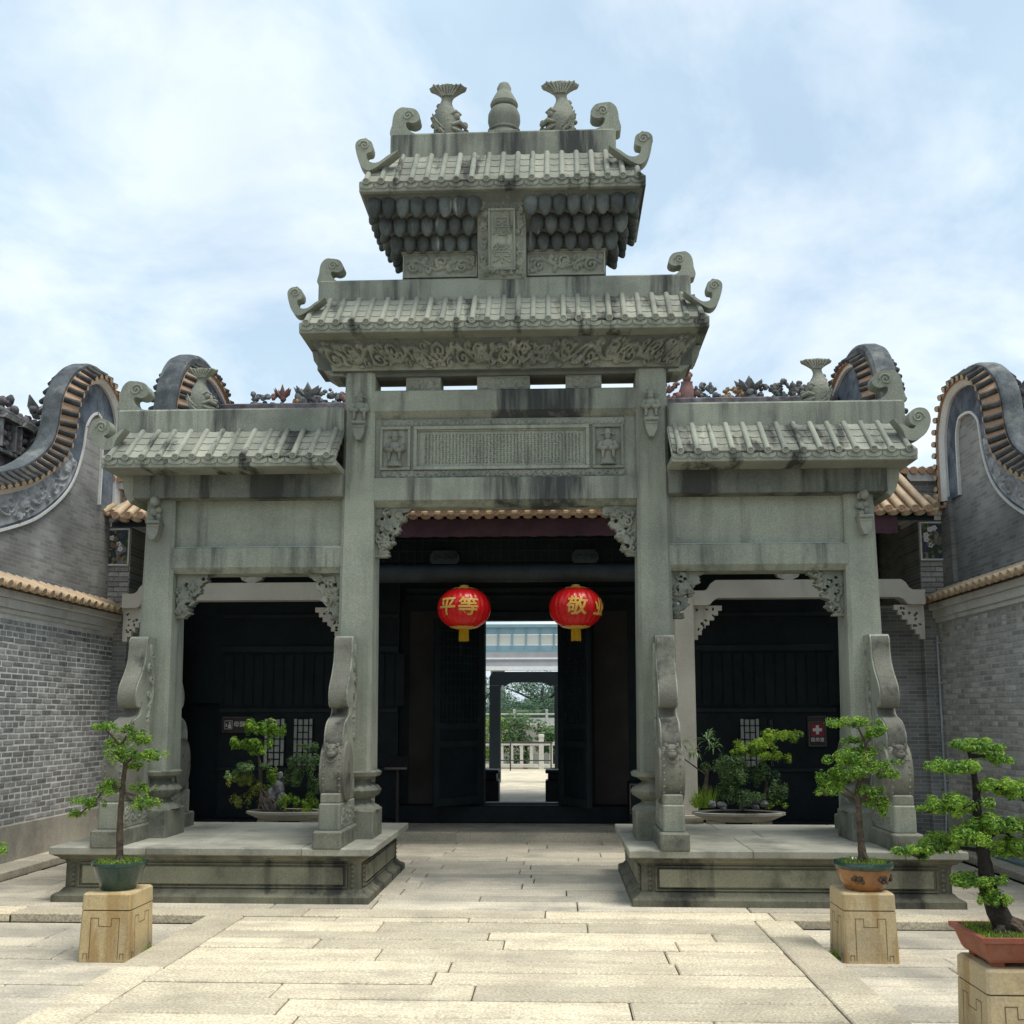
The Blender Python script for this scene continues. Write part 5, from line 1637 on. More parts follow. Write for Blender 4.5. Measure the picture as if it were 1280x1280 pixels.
# plaque with two characters
plq = cbx(-.262, .218, 9.36, 9.60, 5.875, 6.63, .012, 'plaque', 'gate_stone')
pl_strokes = []
rd = random.Random(8)
W_, H_ = .46, .735
for k in range(80):
    side = rd.random()
    if side < .38: x_, z_ = rd.uniform(.025, .085), rd.uniform(.03, H_ - .03)
    elif side < .76: x_, z_ = rd.uniform(W_ - .085, W_ - .025), rd.uniform(.03, H_ - .03)
    elif side < .88: x_, z_ = rd.uniform(.03, W_ - .03), rd.uniform(.02, .07)
    else: x_, z_ = rd.uniform(.03, W_ - .03), rd.uniform(H_ - .12, H_ - .03)
    pl_strokes.append((spiral2((x_, z_), rd.uniform(.015, .035), rd.uniform(.5, 1.2), rd.uniform(0, 6), rd.choice((-1, 1)), 14), .010, rd.uniform(.02, .035)))
relief('plaque_border', 'carved_stone', plq, W_, H_, pl_strokes, lambda u, v, h: (-.252 + u, 9.358 - h, 5.885 + v), .0085)
frame_rect(-.155, .115, 5.955, 6.525, .022, 9.325, 9.365, 'plaque_frame', plq)
MB().box(-.14, .10, 9.345, 9.37, 5.965, 6.515, .003).build('plaque_field', 'roof_stone', plq)
for ch, zc_ in (('恩', 6.365), ('榮', 6.115)):
    lettering('plaque_character', 'carved_stone', plq, ch, .20, lambda a, b, c, zc_=zc_: (-.02 + a, 9.341 - c, zc_ + b), .006, .001)

for ob_ in [plq] + list(plq.children):
    for v_ in ob_.data.vertices:
        v_.co.y += (6.63 - (v_.co.z + PT)) * 0.26
# middle frieze: flares out above the columns
FX = 1.80
prof_f = [(0.0, .0), (.02, .05), (.08, .14), (.16, .22), (.24, .28)]       # (out, up) on the frieze face


def frz(v, Hh=.29):
    t_ = v / Hh
    i = min(int(t_ * 4), 3); f = t_ * 4 - i
    return prof_f[i][0] * (1 - f) + prof_f[i + 1][0] * f


fz0 = 4.93
rs = []
for z, d in ((fz0, -.06), (fz0 + .035, -.06), (fz0 + .04, .0), (fz0 + .10, .02), (fz0 + .16, .07), (fz0 + .22, .14), (fz0 + .275, .19), (fz0 + .30, .20)):
    a = 1.70 + d * .9; b = .22 + d
    rs.append([(-a, GY - b, z), (a, GY - b, z), (a, GY + b, z), (-a, GY + b, z)])
frieze = MB().rings(rs).build('middle_frieze', 'gate_stone_dark', gate, True, 30)
fst = scroll_strokes(3.42, .25, .05, .20, 51, .014) + [(spiral2((random.uniform(.05, 3.37), random.uniform(.04, .21)), random.uniform(.018, .04), 1.1, random.uniform(0, 6), random.choice((-1, 1)), 16), .010, random.uniform(.03, .06)) for _ in range(90)]
fdp = [(0.0, .0), (.06, .02), (.12, .07), (.18, .14), (.25, .195)]


def fplace(u, v, h):
    i = 0
    while i < 3 and v > fdp[i + 1][0]: i += 1
    f = (v - fdp[i][0]) / (fdp[i + 1][0] - fdp[i][0])
    d = fdp[i][1] * (1 - f) + fdp[i + 1][1] * f
    wx = (1.70 + d * .9) / 1.71
    return ((-1.71 + u) * wx, GY - .22 - d - h * .9 - .002, fz0 + .045 + v - h * .45)


relief('frieze_carving', 'carved_stone', frieze, 3.42, .25, fst, fplace, .009)
# end brackets under the frieze ends
for s in (-1, 1):
    sl = MB().prism([(s * 1.60, 4.94), (s * 1.72, 4.94), (s * 1.80, 4.99), (s * 1.84, 5.06), (s * 1.90, 5.10), (s * 1.92, 5.20), (s * 1.60, 5.20)], GY - .17, GY + .17, 'Y').build('frieze_end', 'gate_stone', frieze)
# stone seat directly below top body
cbx(-1.86, 1.83, 9.62, 9.98, 5.0, 5.7, .0, 'roof_core', 'gate_stone_dark')

# side bays --------------------------------------------------------------
for s in (-1, 1):
    X0, X1 = s * 1.57, s * 3.80
    xa, xb = sorted((X0, X1))
    cbx(s * 1.57, s * 3.26, 9.70, 9.90, 3.20, 3.74, .004, 'side_panel', 'gate_stone')
    bb = MB().prism([(9.62, 3.215), (9.62, 3.03), (9.67, 2.975), (9.93, 2.975), (9.98, 3.03), (9.98, 3.215), (9.96, 3.232), (9.64, 3.232)], *sorted((s * 1.57, s * 3.255)), 'X').build('side_beam', 'gate_stone_weathered', gate)
    cbx(s * 1.59, s * 3.26, 9.69, 9.72, 3.232, 3.243, .002, 'beam_fillet', 'plaster_grey', bb)
    # deep fascia over the side bay, running past the outer column
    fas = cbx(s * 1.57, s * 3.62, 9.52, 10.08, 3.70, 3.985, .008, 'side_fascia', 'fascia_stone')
    cbx(s * 1.57, s * 3.64, 9.49, 10.11, 3.93, 3.99, .006, 'fascia_moulding', 'gate_stone_dark', fas)
    MB().prism([(s * 3.62, 3.985), (s * 3.62, 3.70), (s * 3.66, 3.66), (s * 3.71, 3.73), (s * 3.74, 3.83), (s * 3.76, 3.985)], 9.56, 10.04, 'Y').build('fascia_end', 'gate_stone', fas)
    xe = s * 3.80
    hl, hr = (.12, 0) if s < 0 else (0, .12)
    rx0, rx1 = sorted((s * 1.565, xe))
    rf = stone_roof('side_roof', rx0, rx1, hl, hr, 9.20, 4.01, 9.56, 4.36, 14)
    rd_ = cbx(s * 1.575, s * 3.835, 9.56, 10.04, 4.335, 4.605, .02, 'side_ridge', 'gate_stone_weathered')
    scroll(OUT_A, s * 3.845, 4.598, -s, GY - .1, .16, rd_, 'ridge_scroll', 1.0, (.165, .225, .06))
    scroll(OUT_B, s * 3.62, 4.33, s, 9.33, .13, rf, 'hip_scroll', 1.0, (.225, .01, .055), knobs=False)
    fish(s * 3.06, GY - .05, 4.598, .47, -s, rd_)
cbx(-.01, .01, 9.79, 9.81, 4.9, 5.0, 0, 'tenon', 'gate_stone')


# ================================================================== LANTERNS
def lantern(xc, zc, chars, label):
    t = thing('lantern', (xc, HY, zc - .26), label, 'lantern', 'lanterns under the round beam')
    A_, C_ = .335, .262
    n_ = 28
    m = MB(); rs = []
    for j in range(1, 20):
        th_ = -PI / 2 + PI * j / 20
        rs.append([(xc + A_ * math.cos(th_) ** .86 * math.cos(2 * PI * k / 112) * (1 - .028 * abs(math.cos(12 * 2 * PI * k / 112)) ** 6), HY + A_ * math.cos(th_) ** .86 * math.sin(2 * PI * k / 112) * (1 - .028 * abs(math.cos(12 * 2 * PI * k / 112)) ** 6), zc + C_ * math.sin(th_)) for k in range(112)])
    m.rings(rs); m.build('silk_body', 'lantern_red', t, True, 70)
    # gilded rims with scallops top and bottom
    for sg, nm in ((1, 'top_rim'), (-1, 'bottom_rim')):
        m = MB(); rs = []
        for q in range(7):
            ring = []
            for k in range(112):
                a = 2 * PI * k / 112
                ext = 1.02 + (.16 + .05 * math.cos(a * 14)) * q / 6
                th_ = sg * (PI / 2 - ext * .42 * (.35 + .65 * q / 6))
                r_ = A_ * math.cos(th_) ** .86 + .004
                ring.append((xc + r_ * math.cos(a), HY + r_ * math.sin(a), zc + (C_ + .004) * math.sin(th_)))
            rs.append(ring)
        m.rings(rs, cap0=True, cap1=False); m.build(nm, 'lantern_gold', t, True, 70)
    m = MB(); m.lathe([(.055, 0), (.055, .035), (.045, .04)], (xc, HY, zc + C_ - .012), 16); m.build('top_collar', 'lantern_gold', t, True)
    m = MB(); m.tube([(xc, HY, zc + C_ + .02), (xc, HY, 3.375 - .11)], .006, 6); m.build('hanging_cord', 'iron', t)
    m = MB(); m.lathe([(.058, 0), (.05, .012)], (xc, HY, zc - C_ - .012), 16); m.build('bottom_collar', 'lantern_gold', t, True)
    m = MB()
    for k in range(44):
        a = 2 * PI * k / 44; r_ = .046 + .008 * (k % 2)
        m.tube([(xc + r_ * math.cos(a), HY + r_ * math.sin(a), zc - C_), (xc + r_ * 1.08 * math.cos(a), HY + r_ * 1.08 * math.sin(a), zc - C_ - .14 - random.uniform(0, .014))], .006, 5)
    m.lathe([(.044, -.13), (.044, 0)], (xc, HY, zc - C_), 12)
    m.build('tassel', 'tassel_yellow', t, True)
    for ch, th0, dz in chars:
        vs, fs = text_mesh(ch, .26, .003, .005, .02)
        xs = [v[0] for v in vs]; ys = [v[1] for v in vs]
        cx_, cy_ = (min(xs) + max(xs)) / 2, (min(ys) + max(ys)) / 2
        mm = MB(); pts = []
        for x, y, z in vs:
            x -= cx_; y = (y - cy_) * .92 + dz
            x += .12 * y
            ph = th0 + x / A_
            st_ = max(-.95, min(.95, y / C_)); th_ = math.asin(st_)
            r_ = A_ * math.cos(th_) ** .86 + .005 + (z + .003) * .5
            pts.append((xc + r_ * math.sin(ph), HY - r_ * math.cos(ph), zc + y))
        mm.add(pts, fs); mm.build('lettering', 'lantern_gold', t, fix=False)
    return t


lantern(-.66, 2.935, (('平', R(-34), 0), ('等', R(14), 0)), 'round red silk lantern lettered 平等 with a thread hanging below its tassel')
lantern(.735, 2.935, (('敬', R(2), 0), ('业', R(62), 0)), 'round red silk lantern lettered 敬业 without any thread below its tassel')
m = MB(); m.tube([(-.70, HY, 2.56), (-.695, HY, 2.40), (-.70, HY, 2.30)], .0025, 5)
pull = m.build('pull_thread', 'iron', [o for o in S.objects if o.name == 'lantern'][0])

# ================================================================== SIGNS AND SMALL HALL THINGS
wy = 14.40
t = thing('washroom_sign', (-4.03, wy, 1.36), 'small dark sign with white baby care symbol on the timber wall', 'sign')
MB().box(-4.255, -3.82, wy - .05, wy - .005, 1.365, 1.59, .006).build('sign_board', 'sign_edge', t)
MB().box(-4.24, -3.835, wy - .055, wy - .03, 1.38, 1.575, .003).build('sign_face', 'sign_black', t)
m = MB()
fx0, fx1, fz0_, fz1 = -4.215, -4.105, 1.415, 1.535
for a, b, c, d in ((fx0, fx1, fz0_, fz0_ + .006), (fx0, fx1, fz1 - .006, fz1), (fx0, fx0 + .006, fz0_, fz1), (fx1 - .006, fx1, fz0_, fz1)): m.box(a, b, wy - .058, wy - .05, c, d, 0)
m.blob((-4.143, wy - .055, 1.503), (.013, .004, .014), 10, 6); m.prism([(-4.168, 1.43), (-4.118, 1.43), (-4.128, 1.485), (-4.158, 1.485)], wy - .058, wy - .05, 'Y')
m.blob((-4.188, wy - .055, 1.487), (.009, .004, .009), 8, 5); m.prism([(-4.2, 1.45), (-4.176, 1.45), (-4.178, 1.476), (-4.198, 1.476)], wy - .058, wy - .05, 'Y')
m.build('sign_symbol', 'sign_white', t)
lettering('sign_lettering', 'sign_white', t, '母婴室', .082, lambda a, b, c: (-3.965 + a, wy - .056 - c, 1.487 + b), .002, .001)

t = thing('first_aid_sign', (4.08, wy, 1.17), 'upright dark sign with white cross on red above white lettering', 'sign')
MB().box(3.945, 4.215, wy - .05, wy - .005, 1.17, 1.60, .006).build('sign_board', 'sign_black', t)
def rrect(x0, x1, z0, z1, r_):
    P = []
    for cx_, cz_, a0 in ((x1 - r_, z1 - r_, 0), (x0 + r_, z1 - r_, 90), (x0 + r_, z0 + r_, 180), (x1 - r_, z0 + r_, 270)):
        for k in range(5): P.append((cx_ + r_ * math.cos(R(a0 + k * 22.5)), cz_ + r_ * math.sin(R(a0 + k * 22.5))))
    return P
MB().prism(rrect(3.962, 4.198, 1.185, 1.525, .03), wy - .056, wy - .04, 'Y').build('sign_rim', 'sign_edge', t)
MB().prism(rrect(3.975, 4.185, 1.197, 1.513, .024), wy - .059, wy - .045, 'Y').build('sign_face', 'sign_black', t)
MB().prism(rrect(3.99, 4.17, 1.315, 1.50, .012), wy - .062, wy - .05, 'Y').build('red_field', 'sign_red', t)
m = MB(); m.box(4.08 - .062, 4.08 + .062, wy - .066, wy - .055, 1.412 - .021, 1.412 + .021, .001); m.box(4.08 - .021, 4.08 + .021, wy - .0665, wy - .0545, 1.412 - .062, 1.412 + .062, .001)
m.build('cross', 'sign_white', t)
lettering('sign_lettering', 'sign_white', t, '医务室', .062, lambda a, b, c: (4.08 + a, wy - .062 - c, 1.278 + b), .002, .001)

# reading stand in the hall, left of the doors
t = thing('reading_stand', (-1.55, 13.75, FZ), 'dark metal reading stand with tilted board beside the open door', 'stand')
m = MB(); m.prism([(13.62, .90), (13.63, .92), (13.95, 1.06), (13.94, 1.03)], -1.80, -1.50, 'X'); m.build('tilted_board', 'iron', t)
m = MB(); m.box(-1.80, -1.50, 13.605, 13.625, .895, .925, .003); m.build('board_edge', 'sign_edge', t)
m = MB(); m.tube([(-1.65, 13.80, FZ), (-1.65, 13.79, .98)], .025, 10); m.build('stand_post', 'iron', t, True)
m = MB(); m.box(-1.78, -1.52, 13.65, 13.95, FZ - .005, FZ + .02, .005); m.build('stand_foot', 'iron', t)
t = thing('fire_box', (1.56, 14.05, FZ), 'low dark cabinet with pale edged door beside the right post', 'cabinet')
MB().box(1.45, 1.72, 13.95, 14.25, FZ - .005, .72, .01).build('cabinet_body', 'timber', t)
frm = MB(); frm.box(1.46, 1.71, 13.935, 13.95, .30, .315, 0); frm.box(1.46, 1.71, 13.935, 13.95, .68, .695, 0); frm.box(1.46, 1.475, 13.935, 13.95, .315, .68, 0); frm.box(1.695, 1.71, 13.935, 13.95, .315, .68, 0)
frm.build('cabinet_door', 'sign_edge', t)


# ================================================================== PLANTS
def leaves(m, c, r_, n, size, rd, up=.5, lean=None, aspect=2.5, base=0.0):
    """n bent leaves through an ellipsoid"""
    for _ in range(n):
        while True:
            p = Vector((rd.uniform(-1, 1), rd.uniform(-1, 1), rd.uniform(-1, 1)))
            if .25 < p.length < 1: break
        nd = Vector((p.x, p.y, p.z * .6 + up + rd.uniform(-.4, .4))).normalized()
        q = Vector((rd.uniform(-1, 1), rd.uniform(-1, 1), rd.uniform(-.5, .5)))
        d = (q - nd * q.dot(nd))
        if d.length < .05: continue
        d.normalize(); sd_ = nd.cross(d)
        s_ = size * rd.uniform(.6, 1.25)
        pc = Vector((c[0] + p.x * r_[0], c[1] + p.y * r_[1], c[2] + p.z * r_[2]))
        a, b = pc - d * s_, pc + d * s_
        w1 = sd_ * s_ / aspect; dn = nd * s_ * .22
        mid = pc + dn
        k = max(0.0, min(1.0, base + rd.random() ** 1.25))
        m.add([a, mid + w1 - dn * 1.2, b, mid - w1 - dn * 1.2, mid], [(0, 1, 4), (1, 2, 4), (2, 3, 4), (3, 0, 4)], tint=k)


def grass(m, c, rx, ry, n, h, rd):
    for _ in range(n):
        a = rd.uniform(0, 2 * PI); q = math.sqrt(rd.random())
        x, y = c[0] + rx * q * math.cos(a), c[1] + ry * q * math.sin(a)
        dx, dy = rd.gauss(0, .4) * h, rd.gauss(0, .4) * h; hh = h * rd.uniform(.5, 1.2); w_ = .003
        b = rd.uniform(0, PI)
        ox, oy = w_ * math.cos(b), w_ * math.sin(b)
        m.add([(x - ox, y - oy, c[2]), (x + ox, y + oy, c[2]), (x + dx, y + dy, c[2] + hh)], [(0, 1, 2)], tint=rd.random())


def pad(m, c, rx, ry, rz, n, size, rd, sub=6, spill=1.0):
    """foliage pad: a tight set of leaf clumps"""
    for k in range(sub):
        a = rd.uniform(0, 2 * PI); q = rd.uniform(.1, 1.12 * spill)
        cc_ = (c[0] + rx * q * math.cos(a), c[1] + ry * q * math.sin(a), c[2] + rd.uniform(-.45, .6) * rz * (1.2 - .5 * q))
        f = rd.uniform(.16, .42)
        leaves(m, cc_, (rx * f, ry * f, max(rz * .5, size * 1.2)), max(3, int(n / sub * (.4 + 2.2 * f))), size * rd.uniform(.7, 1.25), rd, base=rd.uniform(-.3, .35))


# stone pedestals ---------------------------------------------------------
def pedestal(x0, x1, y0, y1, zt, label, taper=.03, flare=1):
    cx, cy = (x0 + x1) / 2, (y0 + y1) / 2
    t = thing('stone_pedestal', (cx, cy, LOW), label, 'pedestal')
    hx, hy = (x1 - x0) / 2, (y1 - y0) / 2
    def rg(d, z): return [(cx - hx - d, cy - hy - d, z), (cx + hx + d, cy - hy - d, z), (cx + hx + d, cy + hy + d, z), (cx - hx - d, cy + hy + d, z)]
    def rgc(d, z, c=.012):
        a, b = hx + d, hy + d
        return [(cx - a + c, cy - b, z), (cx + a - c, cy - b, z), (cx + a, cy - b + c, z), (cx + a, cy + b - c, z), (cx + a - c, cy + b, z), (cx - a + c, cy + b, z), (cx - a, cy + b - c, z), (cx - a, cy - b + c, z)]
    zs = LOW + (zt - LOW) * .74
    MB().rings([rgc(0.0, LOW), rgc(-taper * .74, zs)]).build('shaft', 'pedestal_stone', t)
    MB().rings([rgc(-taper * .74 - .008, zs - .001), rgc(-taper * .74 - .008, zs + .009)]).build('joint_line', 'groove', t)
    MB().rings([rgc(-taper * .74 + .001, zs + .008), rgc(-taper + .001, zt - .012), rgc(-taper - .01, zt)]).build('cap_block', 'pedestal_stone', t)
    # incised key pattern on each face: thin sunk line laid on the face
    H_ = zs - LOW
    m = MB()
    def line(face, pts, w_=.0045):
        for (u0, v0), (u1, v1) in zip(pts[:-1], pts[1:]):
            a, b = min(u0, u1) - w_ / 2, max(u0, u1) + w_ / 2; c, d = min(v0, v1) - w_ / 2, max(v0, v1) + w_ / 2
            zz = [LOW + c * H_ / 1.0, LOW + d * H_ / 1.0]
            vs = []
            for v_ in (c, d):
                z = LOW + v_; inset = taper * .74 * v_ / H_ - .0012
                for u_ in (a, b):
                    if face == 'f': vs.append((cx + u_, cy - hy + inset, z))
                    elif face == 'l': vs.append((cx - hx + inset, cy + u_, z))
                    else: vs.append((cx + hx - inset, cy + u_, z))
            m.add(vs, [(0, 1, 3, 2)])
    for face, hw in (('f', hx), ('l', hy), ('r', hy)):
        k = hw / .18
        line(face, [(-.10 * k, .02), (-.10 * k, H_ * .86), (-.045 * k, H_ * .86), (-.045 * k, H_ * .70), (.045 * k, H_ * .70), (.045 * k, H_ * .86), (.10 * k, H_ * .86), (.10 * k, .02)])
        line(face, [(-.14 * k, .02), (-.14 * k, H_ * .16), (-.115 * k, H_ * .16), (-.115 * k, .02)]); line(face, [(.14 * k, .02), (.14 * k, H_ * .16), (.115 * k, H_ * .16), (.115 * k, .02)])
    m.build('key_pattern', 'groove', t, fix=True)
    return t


pedestal(-2.80, -2.44, 7.10, 7.52, .385, 'yellow stone pedestal under the dark green round pot', .012)
pedestal(2.44, 2.81, 7.27, 7.66, .395, 'yellow stone pedestal under the brown pot with green rim', .012)
ped3_x, ped3_y = PZ(1237, 1213, .395)
pedestal(ped3_x - .02, ped3_x + .36, ped3_y, ped3_y + .40, .395, 'yellow stone pedestal under the red brown rectangular planter', .012)
pedestal(-2.86, -2.48, 4.75, 5.15, .395, 'yellow stone pedestal under the brown round pot at the court edge', .012)


def trunk_tube(m, pts, rads, seg=9, per=5, rd=random):
    P = spline(pts, per); n = len(P)
    rr = np.interp(np.linspace(0, 1, n), np.linspace(0, 1, len(rads)), rads)
    m.tube(P, [r_ * (1 + rd.uniform(-.09, .09)) for r_ in rr], seg)


def bonsai(name, base, label, trunk, trads, branches, pads, leafmat='leaf_bright', size=.0135, dens=1.0, bark='bark', seed=1, moss=None):
    rd = random.Random(seed)
    t = thing(name, base, label, 'bonsai')
    m = MB(); trunk_tube(m, trunk, trads, rd=rd)
    for k in range(4):
        a = rd.uniform(0, 6.28); b0 = trunk[0]
        m.tube([(b0[0], b0[1], b0[2] + .05), (b0[0] + .04 * math.cos(a), b0[1] + .04 * math.sin(a), b0[2] + .012), (b0[0] + .075 * math.cos(a), b0[1] + .075 * math.sin(a), b0[2] - .01)], [trads[0] * .7, trads[0] * .45, .004], 7)
    m.build('trunk', bark, t, True, 60)
    for br in branches:
        m = MB(); trunk_tube(m, br, [trads[-1] * 1.1 + .004, .004], 7, rd=rd); m.build('branch', bark, t, True, 60)
    for (c, rx, ry, rz, n) in pads:
        m = MB(); pad(m, c, rx * 1.12, ry * 1.12, rz, int(n * dens * 1.7), size * .94, rd, 18, 1.05)
        tw = MB()
        for _ in range(7):
            a = rd.uniform(0, 2 * PI); q = rd.uniform(.5, 1.1); e_ = Vector((c[0] + rx * q * math.cos(a), c[1] + ry * q * math.sin(a), c[2] + rd.uniform(-.2, .6) * rz)); c0_ = Vector((c[0], c[1], c[2] - rz * .5))
            tw.tube([c0_, c0_.lerp(e_, .5) - Vector((0, 0, .008)), e_], [.0045, .003, .0015], 5)
        tag(tw.build('twigs', bark, t, True), kind='stuff')
        # twigs inside the pad
        tag(m.build('foliage_pad', leafmat, t, fix=False), kind='stuff')
    return t


# left bonsai in a dark green round pot
BX, BY, BZ = -2.62, 7.30, .385
def pl_(x, y, Y=BY): a, b = PY(x, y, Y); return (a, Y, b)
def padpx(x, y, w_, h_, n, dy=0, Y=BY, yr=None):
    a, b = PY(x, y, Y + dy); k = (Y) / F_PX
    return ((a, Y + dy, b), w_ * k / 2, (yr or w_ * k / 2 * .8), h_ * k / 2, n)
tr = [(BX, BY, .565), pl_(150, 1030), pl_(153, 985), pl_(156, 955), pl_(150, 938), pl_(158, 920)]
tL = bonsai('potted_bonsai', (BX, BY, BZ), 'slender bonsai with drooping low left branch in a dark green round pot', tr, [.026, .023, .018, .014, .010, .007],
            [[pl_(153, 985), pl_(135, 985), pl_(115, 1005), pl_(98, 1018)], [pl_(156, 955), pl_(172, 945), pl_(190, 945)], [pl_(150, 990), pl_(170, 995), pl_(185, 1005)], [pl_(152, 935), pl_(140, 920), pl_(132, 912)]],
            [padpx(134, 908, 26, 15, 330), padpx(156, 912, 20, 15, 240, -.05), padpx(176, 922, 34, 22, 420, .04), padpx(190, 945, 32, 20, 380), padpx(152, 945, 34, 26, 460, -.08), padpx(168, 957, 22, 14, 220, .08), padpx(137, 985, 34, 24, 420), padpx(112, 1003, 34, 20, 380), padpx(96, 1017, 16, 13, 160), padpx(178, 985, 26, 16, 240, .05), padpx(178, 1005, 34, 26, 460, -.04), padpx(148, 930, 30, 20, 260, .1)],
            'leaf_bright', .0125, 1.0, 'bark', 3)
m = MB(); m.lathe([(.10, 0), (.118, .005), (.125, .03), (.150, .09), (.170, .145), (.176, .165), (.190, .172), (.192, .192), (.182, .198), (.170, .192), (.165, .17)], (BX, BY, BZ - .002), 32); m.build('pot', 'green_glaze', tL, True, 30)
m = MB(); m.lathe([(.168, 0), (.15, .018), (.08, .032), (.01, .034)], (BX, BY, BZ + .168), 20); m.build('soil', 'soil', tL, True)
m = MB(); grass(m, (BX, BY, BZ + .175), .155, .155, 1500, .035, random.Random(5)); leaves(m, (BX, BY, BZ + .195), (.15, .15, .02), 260, .011, random.Random(5)); m.build('moss', 'leaf_grass', tL, fix=False)

# right bonsai in a brown and green pot
BX, BY, BZ = 2.645, 7.46, .395
tr = [(BX, BY, .60), pl_(1076, 1050, BY), pl_(1073, 1010, BY), pl_(1072, 985, BY), pl_(1081, 960, BY), pl_(1083, 935, BY), pl_(1072, 908, BY)]
yy = BY
tR = bonsai('potted_bonsai', (BX, BY, BZ), 'bonsai with three leafy tiers in a brown round pot with green rim', tr, [.034, .024, .020, .018, .014, .010, .006],
            [[pl_(1073, 1000, yy), pl_(1055, 985, yy), pl_(1036, 985, yy)], [pl_(1080, 960, yy), pl_(1095, 955, yy), pl_(1112, 962, yy)], [pl_(1073, 1005, yy), pl_(1090, 995, yy), pl_(1103, 1010, yy)], [pl_(1082, 930, yy), pl_(1092, 918, yy)]],
            [padpx(1068, 903, 46, 18, 700, 0, yy), padpx(1094, 915, 28, 20, 420, .03, yy), padpx(1066, 925, 22, 14, 200, .1, yy), padpx(1060, 948, 46, 26, 760, -.05, yy), padpx(1042, 975, 40, 34, 780, .02, yy), padpx(1066, 965, 40, 26, 600, -.1, yy), padpx(1095, 955, 42, 22, 560, .03, yy), padpx(1113, 968, 24, 16, 240, -.03, yy), padpx(1085, 990, 30, 18, 340, 0, yy), padpx(1098, 1002, 26, 20, 320, .05, yy), padpx(1106, 1015, 14, 18, 170, 0, yy), padpx(1080, 940, 40, 20, 420, .12, yy), padpx(1035, 990, 22, 14, 200, -.06, yy)],
            'leaf_bright', .0135, 1.0, 'bark', 9)
m = MB(); m.lathe([(.115, 0), (.13, .006), (.150, .04), (.172, .09), (.183, .135), (.184, .150)], (BX, BY, BZ - .002), 32); m.build('pot', 'brown_glaze', tR, True, 30)
m = MB(); m.lathe([(.184, 0), (.198, .008), (.205, .028), (.20, .045), (.185, .048), (.172, .035), (.170, .0)], (BX, BY, BZ + .145), 32); m.build('pot_rim', 'green_glaze', tR, True, 30)
m = MB()
for a0 in (-2.25, -1.2, -.3):
    for k in range(6): m.blob((BX + .176 * math.cos(a0 + k * .07), BY + .176 * math.sin(a0 + k * .07), BZ + .085 + .018 * math.sin(k * 2.2)), (.016, .016, .014), 7, 5)
m.build('pot_relief', 'bark', tR, True)
m = MB(); m.lathe([(.172, 0), (.12, .02), (.01, .028)], (BX, BY, BZ + .165), 20); m.build('soil', 'soil', tR, True)
m = MB(); grass(m, (BX, BY, BZ + .17), .16, .16, 420, .05, random.Random(6)); m.build('moss', 'leaf_grass', tR, fix=False)

# big cloud-pruned bonsai in a rectangular planter
px0, py0 = ped3_x - .06, ped3_y - .01
BX, BY, BZ = px0 + .26, ped3_y + .20, .395
k3 = BY
tr = [(BX - .02, BY, .535), pl_(1238, 1120, k3), pl_(1232, 1085, k3), pl_(1228, 1060, k3), pl_(1222, 1020, k3), pl_(1220, 985, k3), pl_(1215, 955, k3), pl_(1210, 935, k3)]
tB = bonsai('potted_bonsai', (BX, BY, BZ), 'large cloud pruned bonsai with black trunk in a red brown rectangular planter', tr, [.058, .044, .036, .030, .024, .018, .012, .008],
            [[pl_(1230, 1065, k3), pl_(1195, 1060, k3), pl_(1150, 1070, k3)], [pl_(1222, 1015, k3), pl_(1195, 1010, k3), pl_(1165, 1012, k3)], [pl_(1221, 990, k3), pl_(1250, 985, k3), pl_(1285, 1000, k3)], [pl_(1228, 1050, k3), pl_(1255, 1040, k3), pl_(1275, 1060, k3)], [pl_(1216, 960, k3), pl_(1190, 962, k3)], [pl_(1214, 945, k3), pl_(1245, 945, k3)]],
            [padpx(1212, 932, 50, 20, 640, 0, k3), padpx(1197, 958, 56, 26, 860, -.04, k3), padpx(1243, 948, 34, 20, 380, .05, k3), padpx(1240, 934, 22, 12, 160, 0, k3), padpx(1165, 1010, 38, 18, 420, 0, k3), padpx(1195, 1006, 62, 30, 900, -.06, k3), padpx(1255, 985, 60, 28, 900, .05, k3), padpx(1290, 998, 40, 24, 400, 0, k3), padpx(1150, 1066, 44, 22, 560, 0, k3), padpx(1178, 1054, 52, 28, 760, .03, k3), padpx(1210, 1045, 50, 30, 760, -.08, k3), padpx(1250, 1032, 70, 34, 1150, -.03, k3), padpx(1268, 1060, 50, 32, 760, .02, k3), padpx(1300, 1040, 50, 40, 700, .06, k3), padpx(1225, 1100, 60, 24, 820, -.05, k3), padpx(1242, 1122, 34, 26, 460, -.07, k3), padpx(1205, 1100, 24, 16, 240, 0, k3)],
            'leaf_bright', .0128, 1.15, 'bark_dark', 14)
# planter
x0, x1, y0, y1 = px0 + .03, px0 + .60, py0 + .0, py0 + .43
cx, cy = (x0 + x1) / 2, (y0 + y1) / 2
def rg3(d, z): a, b = (x1 - x0) / 2 + d, (y1 - y0) / 2 + d; return [(cx - a, cy - b, z), (cx + a, cy - b, z), (cx + a, cy + b, z), (cx - a, cy + b, z)]
MB().rings([rg3(-.055, BZ + .025), rg3(-.045, BZ + .04), rg3(-.02, BZ + .115), rg3(-.02, BZ + .12), rg3(0.0, BZ + .125), rg3(0.0, BZ + .148), rg3(-.03, BZ + .148), rg3(-.035, BZ + .11)]).build('planter', 'terracotta', tB)
m = MB()
for a in (x0 + .07, x1 - .13):
    for b in (y0 + .07, y1 - .13): m.box(a, a + .06, b, b + .06, BZ - .004, BZ + .03, .004)
m.build('planter_feet', 'terracotta', tB)
m = MB(); m.rings([rg3(-.035, BZ + .10), rg3(-.035, BZ + .133), rg3(-.12, BZ + .153)]); m.build('soil', 'soil', tB)
